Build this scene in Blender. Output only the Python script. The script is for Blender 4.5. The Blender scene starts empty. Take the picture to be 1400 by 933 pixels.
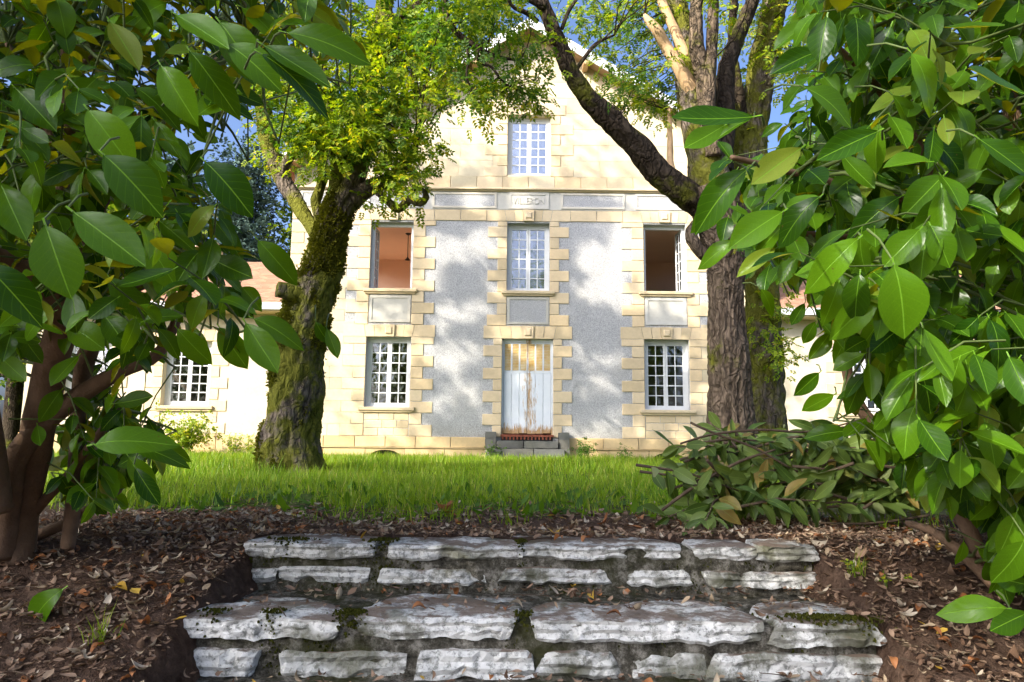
import bpy, bmesh, math, random
import numpy as np
from mathutils import Vector, Matrix, noise
random.seed(7); rng = np.random.default_rng(7)
sc = bpy.context.scene
C = sc.collection
R = math.radians

# ------------------------------------------------------------------ camera
CAM_Z = 0.45
TILT, ROLL = R(7.8), R(0.6)
FPX = 1000.0
cam_d = bpy.data.cameras.new('camera'); cam = bpy.data.objects.new('camera', cam_d); C.objects.link(cam)
cam_d.sensor_width = 36.0; cam_d.lens = 36.0*FPX/1400.0
cam_d.clip_start = 0.05; cam_d.clip_end = 3000
cam.matrix_world = (Matrix.Translation((0, 0, CAM_Z)) @ Matrix.Rotation(math.pi/2 + TILT, 4, 'X') @ Matrix.Rotation(ROLL, 4, 'Z'))
sc.camera = cam

# ------------------------------------------------------------------ light
SUN_AZ, SUN_EL = R(47), R(31)
SUN = Vector((-math.sin(SUN_AZ)*math.cos(SUN_EL), -math.cos(SUN_AZ)*math.cos(SUN_EL), math.sin(SUN_EL)))
w = bpy.data.worlds.new('World'); sc.world = w; w.use_nodes = True
nt = w.node_tree; bg = nt.nodes['Background']
sky = nt.nodes.new('ShaderNodeTexSky'); sky.sky_type = 'NISHITA'; sky.sun_disc = False
sky.sun_elevation = SUN_EL; sky.sun_rotation = math.pi + SUN_AZ
sky.air_density = 0.6; sky.dust_density = 6.0; sky.ozone_density = 5.0
nt.links.new(sky.outputs[0], bg.inputs[0]); bg.inputs[1].default_value = 0.15
sd = bpy.data.lights.new('sun', 'SUN'); sd.energy = 3.2; sd.angle = R(0.53); sd.color = (1.0, 0.93, 0.80)
so = bpy.data.objects.new('sun', sd); C.objects.link(so); so.rotation_euler = SUN.to_track_quat('Z', 'Y').to_euler(); so.location = SUN*60
vs = sc.view_settings; vs.view_transform = 'Standard'; vs.look = 'None'; vs.exposure = 1.6; vs.gamma = 1.0
sc.render.engine = 'CYCLES'
try:
    sc.cycles.max_bounces = 8; sc.cycles.transparent_max_bounces = 12
except Exception: pass

# ------------------------------------------------------------------ helpers
def ray(u, v):
    x = (u-700.0)/FPX; y = (466.5-v)/FPX
    x, y = x*math.cos(ROLL)-y*math.sin(ROLL), x*math.sin(ROLL)+y*math.cos(ROLL)
    c, s = math.cos(TILT), math.sin(TILT)
    return Vector((x, c-y*s, s+y*c))
def at(u, v, Y):                       # the point seen at photo pixel (u,v) at distance Y from the camera
    r = ray(u, v); return Vector((0, 0, CAM_Z)) + r*(Y/r.y)

def tag(o, label=None, cat=None, group=None, kind=None):
    if label: o['label'] = label
    if cat: o['category'] = cat
    if group: o['group'] = group
    if kind: o['kind'] = kind
    return o
def link(name, me, mat=None, parent=None, loc=(0, 0, 0), rot=None):
    o = bpy.data.objects.new(name, me); C.objects.link(o)
    if parent: o.parent = parent
    o.location = loc
    if rot is not None: o.rotation_euler = rot
    if mat is not None and me is not None:
        if len(me.materials) == 0: me.materials.append(mat)
    return o
def empty(name, loc=(0, 0, 0), label=None, cat=None, group=None, kind=None):
    o = bpy.data.objects.new(name, None); C.objects.link(o); o.location = loc; o.empty_display_size = .2
    return tag(o, label, cat, group, kind)
class MB:
    def __init__(s): s.v = []; s.f = []
    def poly(s, *pts):
        n = len(s.v); s.v += [tuple(p) for p in pts]; s.f.append(tuple(range(n, n+len(pts)))); return s
    def box(s, x0, x1, y0, y1, z0, z1):
        n = len(s.v)
        s.v += [(x0,y0,z0),(x1,y0,z0),(x1,y1,z0),(x0,y1,z0),(x0,y0,z1),(x1,y0,z1),(x1,y1,z1),(x0,y1,z1)]
        s.f += [tuple(n+i for i in q) for q in ((0,3,2,1),(4,5,6,7),(0,1,5,4),(1,2,6,5),(2,3,7,6),(3,0,4,7))]; return s
    def cbox(s, x0, x1, y0, y1, z0, z1, c=.008):        # box with its front (y0) edges chamfered
        n = len(s.v)
        s.v += [(x0,y1,z0),(x1,y1,z0),(x1,y1,z1),(x0,y1,z1),(x0,y0+c,z0),(x1,y0+c,z0),(x1,y0+c,z1),(x0,y0+c,z1),
                (x0+c,y0,z0+c),(x1-c,y0,z0+c),(x1-c,y0,z1-c),(x0+c,y0,z1-c)]
        for i in range(4):
            j = (i+1) % 4
            s.f += [(n+i,n+j,n+4+j,n+4+i),(n+4+i,n+4+j,n+8+j,n+8+i)]
        s.f += [(n+8,n+9,n+10,n+11),(n+3,n+2,n+1,n)]; return s
    def tube(s, pts, rad, seg=8, cap=True):
        pts = [Vector(p) for p in pts]; n0 = len(s.v)
        up = Vector((0.3, .2, 1)).normalized(); prevx = None
        for i, p in enumerate(pts):
            t = (pts[min(i+1, len(pts)-1)] - pts[max(i-1, 0)]).normalized()
            if prevx is None:
                x = t.cross(up)
                if x.length < .1: x = t.cross(Vector((1, 0, 0)))
            else: x = prevx - t*prevx.dot(t)
            x.normalize(); prevx = x; y = t.cross(x)
            r = rad[i] if hasattr(rad, '__len__') else rad
            for k in range(seg):
                a = 2*math.pi*k/seg
                s.v.append(tuple(p + (x*math.cos(a) + y*math.sin(a))*r))
        for i in range(len(pts)-1):
            for k in range(seg):
                a = n0+i*seg+k; b = n0+i*seg+(k+1) % seg
                s.f.append((a, b, b+seg, a+seg))
        if cap:
            s.f.append(tuple(n0+k for k in range(seg))[::-1]); m = n0+(len(pts)-1)*seg
            s.f.append(tuple(m+k for k in range(seg)))
        return s
    def mesh(s, name, smooth=False):
        me = bpy.data.meshes.new(name); me.from_pydata(s.v, [], s.f); me.update()
        if smooth: me.polygons.foreach_set('use_smooth', [True]*len(me.polygons))
        return me
    def build(s, name, mat, parent=None, loc=(0, 0, 0), smooth=False, rot=None):
        return link(name, s.mesh(name, smooth), mat, parent, loc, rot)

def smooth_path(pts, rad, step):                       # Catmull-Rom resample of points and radii
    P = [Vector(p) for p in pts]; out = []; ro = []
    for i in range(len(P)-1):
        p0 = P[max(i-1, 0)]; p1 = P[i]; p2 = P[i+1]; p3 = P[min(i+2, len(P)-1)]
        n = max(2, int((p2-p1).length/step))
        for k in range(n):
            t = k/n
            out.append(.5*((2*p1)+(p2-p0)*t+(2*p0-5*p1+4*p2-p3)*t*t+(3*p1-p0-3*p2+p3)*t**3)); ro.append(rad[i]*(1-t)+rad[i+1]*t)
    out.append(P[-1]); ro.append(rad[-1]); return out, ro

def bark_mesh(name, pts, rad, step=.06, seg=40, amp=.16, flare=0.0, seed=0.0, lump=.12):
    P, Rr = smooth_path(pts, rad, step); v = []; f = []; prevx = None; L = 0
    for i, p in enumerate(P):
        t = (P[min(i+1, len(P)-1)]-P[max(i-1, 0)]).normalized()
        x = (t.cross(Vector((0, 1, .1))) if prevx is None else prevx-t*prevx.dot(t)).normalized(); prevx = x; y = t.cross(x)
        if i: L += (p-P[i-1]).length
        for k in range(seg):
            a = 2*math.pi*k/seg; d = x*math.cos(a)+y*math.sin(a); r = Rr[i]
            q = p + d*r
            n1 = noise.noise(Vector((q.x*2.2+seed, q.y*2.2, q.z*1.5)))                        # lumps
            rg = 1-abs(noise.noise(Vector((math.cos(a)*r*19+seed, math.sin(a)*r*19, L*3.4+.6*n1))))*2 # bark ridges
            fl = flare*math.exp(-L*3.2)*(1+.55*math.sin(a*5+seed))
            v.append(tuple(p + d*r*(1+lump*n1+amp*(rg-.5)*min(1, .12/r+.25)+fl)))
    n = len(P)
    for i in range(n-1):
        for k in range(seg):
            a = i*seg+k; b = i*seg+(k+1) % seg; f.append((a, b, b+seg, a+seg))
    f.append(tuple((n-1)*seg+k for k in range(seg))); f.append(tuple(range(seg))[::-1])
    me = bpy.data.meshes.new(name); me.from_pydata(v, [], f); me.polygons.foreach_set('use_smooth', [True]*len(f)); me.update()
    return me, P, Rr

def frames(dirs, ups):                                 # (N,3) leaf axis and rough normal -> (N,3,3) with columns x,y(axis),z(normal)
    y = dirs/np.linalg.norm(dirs, axis=1, keepdims=True)
    x = np.cross(y, ups); ln = np.linalg.norm(x, axis=1, keepdims=True); ln[ln < 1e-5] = 1; x = x/ln
    z = np.cross(x, y); return np.stack([x, y, z], axis=2)
def scatter_mesh(name, tv, tf, locs, M, scale, uv=None):   # one mesh of N transformed copies of a template
    tv = np.asarray(tv, float); N = len(locs); nv = len(tv)
    sc_ = np.asarray(scale, float)
    if sc_.ndim == 1: sc_ = np.repeat(sc_[:, None], 3, 1)
    V = np.einsum('nij,nkj->nki', M, tv[None]*sc_[:, None, :]) + np.asarray(locs)[:, None, :]
    loops = np.array([i for q in tf for i in q]); sizes = np.array([len(q) for q in tf])
    L = (loops[None]+np.arange(N)[:, None]*nv).ravel()
    S = np.tile(sizes, N); st = np.concatenate([[0], np.cumsum(S)[:-1]])
    me = bpy.data.meshes.new(name); me.vertices.add(N*nv); me.vertices.foreach_set('co', V.ravel().astype(np.float32))
    me.loops.add(len(L)); me.loops.foreach_set('vertex_index', L.astype(np.int32))
    me.polygons.add(len(S)); me.polygons.foreach_set('loop_start', st.astype(np.int32)); me.polygons.foreach_set('loop_total', S.astype(np.int32))
    if uv is not None:
        ul = me.uv_layers.new(name='UVMap'); U = np.asarray(uv)[loops]
        ul.data.foreach_set('uv', np.tile(U, (N, 1)).ravel().astype(np.float32))
    me.update(calc_edges=True); me.polygons.foreach_set('use_smooth', [True]*len(S)); me.validate()
    return me
def unit(n):
    a = rng.normal(size=(n, 3)); return a/np.linalg.norm(a, axis=1, keepdims=True)

# ------------------------------------------------------------------ materials
class NT:
    def __init__(s, name):
        s.m = bpy.data.materials.new(name); s.m.use_nodes = True; s.t = s.m.node_tree
        s.b = s.t.nodes['Principled BSDF']; s.out = s.t.nodes['Material Output']; s.co = s.t.nodes.new('ShaderNodeTexCoord')
    def n(s, kind, **kw):
        nd = s.t.nodes.new(kind)
        for k, val in kw.items():
            if k.startswith('i_'):
                key = k[2:]; key = int(key) if key.isdigit() else key.replace('_', ' ')
                if isinstance(val, bpy.types.NodeSocket): s.t.links.new(val, nd.inputs[key])
                else: nd.inputs[key].default_value = val
            else: setattr(nd, k, val)
        return nd
    def l(s, a, b): s.t.links.new(a, b)
    def vec(s, scale=(1, 1, 1), src='Object'):
        m = s.n('ShaderNodeMapping'); s.l(s.co.outputs[src], m.inputs[0]); m.inputs['Scale'].default_value = scale; return m.outputs[0]
    def noise(s, scale, detail=4, vec=None, rough=.6):
        nd = s.n('ShaderNodeTexNoise'); nd.inputs['Scale'].default_value = scale; nd.inputs['Detail'].default_value = detail; nd.inputs['Roughness'].default_value = rough
        s.l(vec or s.vec(), nd.inputs['Vector']); return nd.outputs['Fac']
    def ramp(s, fac, stops):
        nd = s.n('ShaderNodeValToRGB'); s.l(fac, nd.inputs[0]); e = nd.color_ramp.elements
        while len(e) < len(stops): e.new(.5)
        for k, (p, c) in enumerate(stops):
            e[k].position = p; e[k].color = (*c, 1) if len(c) == 3 else c
        return nd.outputs[0]
    def mix(s, fac, a, b, mode='MIX'):
        nd = s.n('ShaderNodeMix', data_type='RGBA', blend_type=mode)
        for val, sock in ((fac, nd.inputs[0]), (a, nd.inputs[6]), (b, nd.inputs[7])):
            if isinstance(val, bpy.types.NodeSocket): s.l(val, sock)
            elif sock.type == 'VALUE': sock.default_value = val
            else: sock.default_value = (*val, 1)
        return nd.outputs[2]
    def math(s, op, a, b=0.0):
        nd = s.n('ShaderNodeMath', operation=op)
        for val, sock in ((a, nd.inputs[0]), (b, nd.inputs[1])):
            if isinstance(val, bpy.types.NodeSocket): s.l(val, sock)
            else: sock.default_value = val
        return nd.outputs[0]
    def bump(s, h, strength=.4, dist=.01, normal=None):
        nd = s.n('ShaderNodeBump'); nd.inputs['Strength'].default_value = strength; nd.inputs['Distance'].default_value = dist; s.l(h, nd.inputs['Height'])
        if normal: s.l(normal, nd.inputs['Normal'])
        s.l(nd.outputs[0], s.b.inputs['Normal']); return nd.outputs[0]
    def col(s, c):
        if isinstance(c, bpy.types.NodeSocket): s.l(c, s.b.inputs['Base Color'])
        else: s.b.inputs['Base Color'].default_value = (*c, 1)
    def rough(s, r, spec=.3):
        s.b.inputs['Roughness'].default_value = r; s.b.inputs['Specular IOR Level'].default_value = spec
    def rnd(s):                       # random 0..1 per object and per mesh island
        a = s.n('ShaderNodeObjectInfo').outputs['Random']; b = s.n('ShaderNodeNewGeometry').outputs['Random Per Island']
        return s.math('FRACT', s.math('ADD', a, b))
def simple(name, c, rough=.8, spec=.2, var=.25, scale=8, bump=.2):
    m = NT(name); f = m.noise(scale, 6)
    m.col(m.mix(f, tuple(x*(1-var) for x in c), tuple(min(1, x*(1+var)) for x in c))); m.rough(rough, spec)
    if bump: m.bump(m.noise(scale*4, 5), bump, .006)
    return m.m
def stone(name, c, var=.3, stain=(.30, .24, .17), st=.35):
    m = NT(name); gp = m.n('ShaderNodeNewGeometry').outputs['Position']
    big = m.noise(1.3, 5, gp); fine = m.noise(14, 6, gp); r = m.n('ShaderNodeObjectInfo').outputs['Random']
    base = m.mix(fine, tuple(x*.86 for x in c), tuple(min(1, x*1.12) for x in c))
    tint = m.ramp(r, [(0, (.86, .84, .78)), (.5, (1, 1, 1)), (1, (1.06, 1.0, .90))])
    base = m.mix(1.0, base, tint, 'MULTIPLY')
    mask = m.ramp(big, [(.50, (0, 0, 0)), (.78, (st, st, st))])
    m.col(m.mix(mask, base, stain)); m.rough(.9, .15); m.bump(m.noise(40, 6, gp), .35, .006); return m.m

M = {}
def leaf_mat(name, dark, light, trans, back=None, rough=.35, spec=.5, veins=False, tfac=.35, odd=None, odd_at=.93, patch=None):
    m = NT(name); r = m.rnd()
    stops = [(0, dark), (.8, light)]
    if odd: stops = [(0, dark), (odd_at-.06, light), (odd_at, odd)]
    c = m.ramp(r, stops)
    if veins:
        uv = m.n('ShaderNodeSeparateXYZ'); m.l(m.co.outputs['UV'], uv.inputs[0])
        du = m.math('ABSOLUTE', m.math('SUBTRACT', uv.outputs[0], .5))
        mid = m.ramp(du, [(.006, (.8, .8, .8)), (.024, (0, 0, 0))])
        sv = m.math('SINE', m.math('MULTIPLY', m.math('SUBTRACT', uv.outputs[1], m.math('MULTIPLY', du, .55)), 48.0))
        svm = m.ramp(sv, [(.93, (0, 0, 0)), (1.0, (.16, .16, .16))])
        c = m.mix(svm, c, tuple(min(1, x*1.5) for x in light)); c = m.mix(mid, c, tuple(min(1, x*1.7+.02) for x in light))
        mot = m.noise(30, 3, m.co.outputs['UV']); c = m.mix(m.math('MULTIPLY', mot, .45), c, dark)
        ps = m.n('ShaderNodeNewGeometry').outputs['Position']; sp_ = m.ramp(m.noise(95, 2, ps), [(.70, (0, 0, 0)), (.74, (.8, .8, .8))]); pt = m.ramp(m.noise(7, 3, ps), [(.52, (0, 0, 0)), (.60, (1, 1, 1))])
        c = m.mix(m.math('MULTIPLY', sp_, pt), c, (.10, .06, .02))
        h = m.math('ADD', m.math('MULTIPLY', mid, -1.0), m.math('MULTIPLY', sv, -.08)); m.bump(h, .3, .003)
    if patch:
        pn = m.noise(1.1, 4, m.n('ShaderNodeNewGeometry').outputs['Position']); c = m.mix(m.ramp(pn, [(.38, (0, 0, 0)), (.62, (.75, .75, .75))]), c, patch)
    if back:
        bf = m.n('ShaderNodeNewGeometry').outputs['Backfacing']; c = m.mix(bf, c, back)
    m.col(c); m.rough(rough, spec)
    tr = m.n('ShaderNodeBsdfTranslucent'); m.l(m.mix(1.0, c, trans, 'MULTIPLY'), tr.inputs[0])
    mx = m.n('ShaderNodeMixShader'); mx.inputs[0].default_value = tfac
    m.l(m.b.outputs[0], mx.inputs[1]); m.l(tr.outputs[0], mx.inputs[2]); m.l(mx.outputs[0], m.out.inputs[0])
    return m.m
M['laurel'] = leaf_mat('laurel_leaf', (.016, .058, .003), (.115, .255, .008), (2.7, 2.1, .3), back=(.115, .145, .010), veins=True, rough=.27, spec=.2, tfac=.42, odd=(.20, .26, .03), odd_at=.992)
M['laurel_cut'] = leaf_mat('cut_laurel_leaf', (.045, .090, .014), (.18, .25, .055), (1.8, 1.7, .5), back=(.20, .24, .10), veins=True, rough=.45, spec=.3, tfac=.25, odd=(.30, .20, .05), odd_at=.94)
M['leaf_y'] = leaf_mat('yellow_green_leaf', (.075, .15, .008), (.26, .33, .018), (2.2, 2.0, .5), rough=.5, spec=.25, tfac=.45, odd=(.36, .33, .03), odd_at=.95)
M['leaf_g'] = leaf_mat('green_leaf', (.030, .085, .010), (.09, .18, .018), (2.2, 2.0, .5), rough=.5, spec=.25, tfac=.42)
M['leaf_b'] = leaf_mat('blue_conifer', (.05, .085, .065), (.10, .16, .13), (1, 1, 1), rough=.6, spec=.2, tfac=.1)
M['leaf_f'] = leaf_mat('far_leaf', (.05, .11, .012), (.20, .25, .03), (2.0, 1.9, .5), rough=.55, spec=.2, tfac=.4)
M['grass'] = leaf_mat('grass_blade', (.055, .135, .008), (.20, .34, .015), (2.0, 1.9, .4), rough=.5, spec=.25, tfac=.42, odd=(.40, .37, .12), odd_at=.93, patch=(.20, .27, .02))
M['litter'] = leaf_mat('dead_leaf', (.10, .055, .032), (.29, .195, .13), (1.3, 1.1, .8), rough=.7, spec=.2, tfac=.12, odd=(.33, .25, .16), odd_at=.86)
M['litter_y'] = leaf_mat('yellow_dead_leaf', (.45, .26, .03), (.55, .36, .06), (1.2, 1.1, .8), rough=.55, spec=.3, tfac=.2)
M['litter_p'] = leaf_mat('pale_dead_leaf', (.36, .29, .20), (.45, .38, .29), (1.2, 1.1, .8), rough=.6, spec=.3, tfac=.15)
M['litter_r'] = leaf_mat('russet_dead_leaf', (.22, .085, .03), (.38, .16, .06), (1.3, 1.1, .8), rough=.6, spec=.3, tfac=.2)
M['moss'] = leaf_mat('moss_tuft', (.06, .07, .008), (.19, .185, .02), (1.5, 1.5, .5), rough=.9, spec=.05, tfac=.25)
M['moss_dark'] = leaf_mat('dark_moss', (.025, .03, .006), (.10, .105, .018), (1.4, 1.4, .5), rough=.95, spec=.05, tfac=.15)
M['twig'] = simple('twig_bark', (.085, .06, .04), .85, .2, .4, 20)
M['gtwig'] = simple('green_twig', (.085, .12, .03), .6, .3, .3, 20)

def bark(name, c, moss, amount, mosscol=(.12, .12, .017)):
    m = NT(name); gp = m.n('ShaderNodeNewGeometry').outputs['Position']
    mp = m.n('ShaderNodeMapping'); m.l(gp, mp.inputs[0]); mp.inputs['Scale'].default_value = (1, 1, .13)
    a = m.noise(16, 8, mp.outputs[0], .68); v = m.n('ShaderNodeTexVoronoi', feature='DISTANCE_TO_EDGE'); v.inputs['Scale'].default_value = 15; 
    wrp = m.mix(.22, mp.outputs[0], m.n('ShaderNodeTexNoise', i_Vector=gp, i_Scale=4.0).outputs['Color']); m.l(wrp, v.inputs['Vector'])
    cr = m.ramp(v.outputs['Distance'], [(.0, (0, 0, 0)), (.22, (1, 1, 1))])
    col = m.ramp(a, [(.30, tuple(x*.35 for x in c)), (.55, c), (.75, tuple(min(1, x*1.8) for x in c))])
    col = m.mix(m.math('ADD', m.math('MULTIPLY', cr, .6), .4), tuple(x*.2 for x in c), col)
    ms = m.noise(1.7, 6, gp, .65); mask = m.ramp(ms, [(.66-amount*.4, (0, 0, 0)), (.76-amount*.4, (1, 1, 1))])
    mc = m.mix(m.noise(26, 4, gp), tuple(x*.35 for x in mosscol), tuple(x*1.5 for x in mosscol))
    m.col(m.mix(mask, col, mc) if moss else col); m.rough(.95, .1)
    h = m.math('ADD', m.math('MULTIPLY', cr, .7), a); m.bump(h, .9, .03); return m.m
M['bark_moss'] = bark('mossy_bark', (.17, .135, .105), True, .62)
M['bark_grey'] = bark('grey_bark', (.17, .125, .085), True, .17)
M['bark_dark'] = bark('dark_bark', (.065, .048, .033), True, .25)
M['bark_laurel'] = simple('laurel_bark', (.16, .10, .062), .85, .2, .6, 14, 1.0)
M['bark_pale'] = simple('barkless_wood', (.50, .33, .18), .8, .2, .35, 10, .5)

M['quoin'] = stone('ochre_stone', (.66, .53, .345))
M['plinth'] = stone('plinth_stone', (.62, .46, .25), stain=(.25, .19, .13), st=.6)
M['white_stone'] = stone('pale_frame_stone', (.55, .53, .48), st=.2)
M['smooth_stone'] = stone('gable_stone', (.60, .52, .365), stain=(.48, .36, .22), st=.5)
M['old_stone'] = stone('doorstep_stone', (.13, .13, .12), stain=(.05, .055, .04), st=.8)
def render_mat():
    m = NT('roughcast_render'); gp = m.n('ShaderNodeNewGeometry').outputs['Position']
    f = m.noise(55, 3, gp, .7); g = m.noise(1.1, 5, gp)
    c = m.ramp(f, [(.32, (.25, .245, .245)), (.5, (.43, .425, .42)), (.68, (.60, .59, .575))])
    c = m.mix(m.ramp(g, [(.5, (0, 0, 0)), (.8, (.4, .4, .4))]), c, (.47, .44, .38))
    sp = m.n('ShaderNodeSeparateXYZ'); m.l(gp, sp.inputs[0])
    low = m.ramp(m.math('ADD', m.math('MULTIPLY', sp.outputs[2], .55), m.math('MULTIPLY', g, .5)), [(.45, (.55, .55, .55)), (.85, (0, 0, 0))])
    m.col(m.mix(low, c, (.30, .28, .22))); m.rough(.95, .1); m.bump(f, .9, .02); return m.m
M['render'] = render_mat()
M['cream'] = stone('cream_render', (.58, .52, .39), stain=(.45, .38, .26), st=.5)
M['paint'] = simple('white_paint', (.66, .66, .64), .55, .4, .12, 14, .15)
M['dark_joint'] = simple('joint_mortar', (.20, .17, .12), .95, .1)
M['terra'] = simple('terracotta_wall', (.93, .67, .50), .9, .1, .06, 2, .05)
M['terra_brightened'] = simple('brightened_terracotta_wall', (.97, .76, .57), .9, .1, .05, 2, .05)  # same terracotta, colour lightened to make up for light missing in the right room
M['brownroom'] = simple('brown_room', (.13, .085, .065), .9, .1, .2, 2, .05)
M['floor'] = simple('wood_floor', (.62, .42, .27), .7, .2)
M['red_oxide'] = simple('red_oxide', (.22, .07, .04), .8, .2, .4, 18)
M['soffit'] = simple('weathered_soffit_boards', (.36, .24, .15), .85, .2, .3, 6)
M['iron'] = simple('dark_iron', (.03, .025, .022), .6, .4)
def tiles_mat():
    m = NT('clay_tile'); r = m.n('ShaderNodeNewGeometry').outputs['Random Per Island']
    m.col(m.mix(m.noise(6, 4), m.ramp(r, [(0, (.30, .14, .085)), (.6, (.42, .20, .12)), (1, (.50, .28, .17))]), (.30, .20, .14))); m.rough(.9, .15); return m.m
M['tile'] = tiles_mat()
def shutter_mat():
    m = NT('peeling_shutter_paint'); gp = m.co.outputs['Object']
    sp = m.n('ShaderNodeSeparateXYZ'); pos = m.n('ShaderNodeNewGeometry').outputs['Position']; m.l(pos, sp.inputs[0])
    dx = m.math('ABSOLUTE', m.math('SUBTRACT', sp.outputs[0], .41+.06))
    mp = m.n('ShaderNodeMapping'); m.l(pos, mp.inputs[0]); mp.inputs['Scale'].default_value = (1, 1, .16)
    nz = m.noise(22, 6, mp.outputs[0], .7)
    # rust runs down the middle, more wear near the foot
    low = m.math('MULTIPLY', m.math('SUBTRACT', .95, sp.outputs[2]), 1.1)
    k = m.math('ADD', nz, m.math('MAXIMUM', m.math('MULTIPLY', m.math('SUBTRACT', .22, dx), 1.0), low))
    mask = m.ramp(k, [(.60, (0, 0, 0)), (.74, (1, 1, 1))])
    base = m.mix(m.noise(5, 4, pos), (.62, .66, .71), (.76, .78, .80))
    m.col(m.mix(mask, base, m.mix(nz, (.20, .10, .05), (.62, .42, .20)))); m.rough(.6, .3); m.bump(nz, .2, .004); return m.m
M['shutter'] = shutter_mat()
def louvre_mat():
    m = NT('worn_louvre'); pos = m.n('ShaderNodeNewGeometry').outputs['Position']; nz = m.noise(5, 5, pos)
    m.col(m.ramp(nz, [(.35, (.62, .40, .13)), (.68, (.74, .62, .38))])); m.rough(.7, .2); return m.m
M['louvre'] = louvre_mat()
def glass_mat(name, refl, tint):
    m = NT(name); pos = m.n('ShaderNodeNewGeometry').outputs['Position']
    gl = m.n('ShaderNodeBsdfGlossy'); gl.inputs['Roughness'].default_value = .04; gl.inputs['Color'].default_value = (.95, .97, 1, 1)
    bp = m.n('ShaderNodeBump', i_Height=m.noise(3.0, 2, pos)); bp.inputs['Strength'].default_value = .25; bp.inputs['Distance'].default_value = .04; m.l(bp.outputs[0], gl.inputs['Normal'])
    tr = m.n('ShaderNodeBsdfTransparent'); tr.inputs[0].default_value = (*tint, 1)
    fr = m.n('ShaderNodeFresnel'); fr.inputs[0].default_value = 1.5
    fac = m.math('MINIMUM', m.math('ADD', m.math('MULTIPLY', fr.outputs[0], 1.6), refl), 1.0)
    mx = m.n('ShaderNodeMixShader'); m.l(fac, mx.inputs[0]); m.l(tr.outputs[0], mx.inputs[1]); m.l(gl.outputs[0], mx.inputs[2]); m.l(mx.outputs[0], m.out.inputs[0]); return m.m
M['glass'] = glass_mat('window_glass', .05, (.80, .82, .82))
M['glass_mid'] = glass_mat('upper_glass', .16, (.6, .62, .65))
M['glass_sky'] = glass_mat('attic_glass', .24, (.6, .65, .72))
def slab_mat():
    m = NT('limestone_slab'); gp = m.n('ShaderNodeNewGeometry').outputs['Position']; nrm = m.n('ShaderNodeSeparateXYZ'); m.l(m.n('ShaderNodeNewGeometry').outputs['Normal'], nrm.inputs[0])
    a = m.noise(7, 8, gp, .7); b = m.noise(38, 6, gp, .75); g = m.noise(2.2, 5, gp, .6); d = m.noise(4.5, 7, gp, .7)
    c = m.ramp(a, [(.27, (.34, .335, .30)), (.47, (.60, .595, .56)), (.70, (.74, .73, .69))])
    sp = m.ramp(b, [(.40, (1, 1, 1)), (.50, (0, 0, 0))]); c = m.mix(m.math('MULTIPLY', sp, .75), c, (.13, .135, .115))
    fl = m.ramp(d, [(.54, (0, 0, 0)), (.60, (1, 1, 1))]); c = m.mix(m.math('MULTIPLY', fl, .8), c, m.mix(b, (.04, .042, .03), (.28, .27, .21)))
    gr = m.ramp(g, [(.52, (0, 0, 0)), (.60, (1, 1, 1))]); c = m.mix(m.math('MULTIPLY', gr, m.math('ADD', b, .25)), c, (.055, .055, .018))
    dn = m.noise(5.5, 7, gp, .72)
    top = m.ramp(m.math('MULTIPLY', nrm.outputs[2], dn), [(.43, (0, 0, 0)), (.53, (.9, .9, .9))])
    c = m.mix(top, c, m.mix(b, (.07, .045, .03), (.26, .19, .14)))
    m.col(c); m.rough(.9, .2); h = m.math('ADD', a, m.math('MULTIPLY', b, .5)); m.bump(h, .8, .02); return m.m
M['slab'] = slab_mat()
def mortar_mat():
    m = NT('earthy_mortar'); gp = m.n('ShaderNodeNewGeometry').outputs['Position']
    a = m.noise(17, 9, gp, .8); g = m.noise(2.6, 5, gp, .6)
    c = m.ramp(a, [(.36, (.015, .013, .009)), (.5, (.12, .11, .085)), (.64, (.44, .41, .35))])
    c = m.mix(m.ramp(g, [(.5, (0, 0, 0)), (.62, (.8, .8, .8))]), c, (.05, .052, .015))
    m.col(c); m.rough(.95, .1); m.bump(a, 1.0, .04); return m.m
M['mortar'] = mortar_mat()
def ground_mat():
    m = NT('woodland_soil'); gp = m.n('ShaderNodeNewGeometry').outputs['Position']; sp = m.n('ShaderNodeSeparateXYZ'); m.l(gp, sp.inputs[0])
    a = m.noise(18, 8, gp, .7); b = m.noise(3, 5, gp)
    soil = m.ramp(a, [(.3, (.040, .022, .014)), (.55, (.115, .074, .052)), (.8, (.23, .145, .10))])
    soil = m.mix(m.math('MULTIPLY', b, .4), soil, (.09, .05, .03))
    turf = m.ramp(a, [(.3, (.02, .045, .006)), (.7, (.09, .14, .02))])
    e = m.math('ADD', sp.outputs[1], m.math('MULTIPLY', m.math('SUBTRACT', b, .5), 1.6))
    k = m.ramp(m.math('MULTIPLY', m.math('SUBTRACT', e, 4.4), .8), [(0, (0, 0, 0)), (1, (1, 1, 1))])
    m.col(m.mix(k, soil, turf)); m.rough(.95, .1); m.bump(m.math('ADD', a, m.noise(60, 5, gp)), 1.0, .03); return m.m
M['ground'] = ground_mat()
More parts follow.
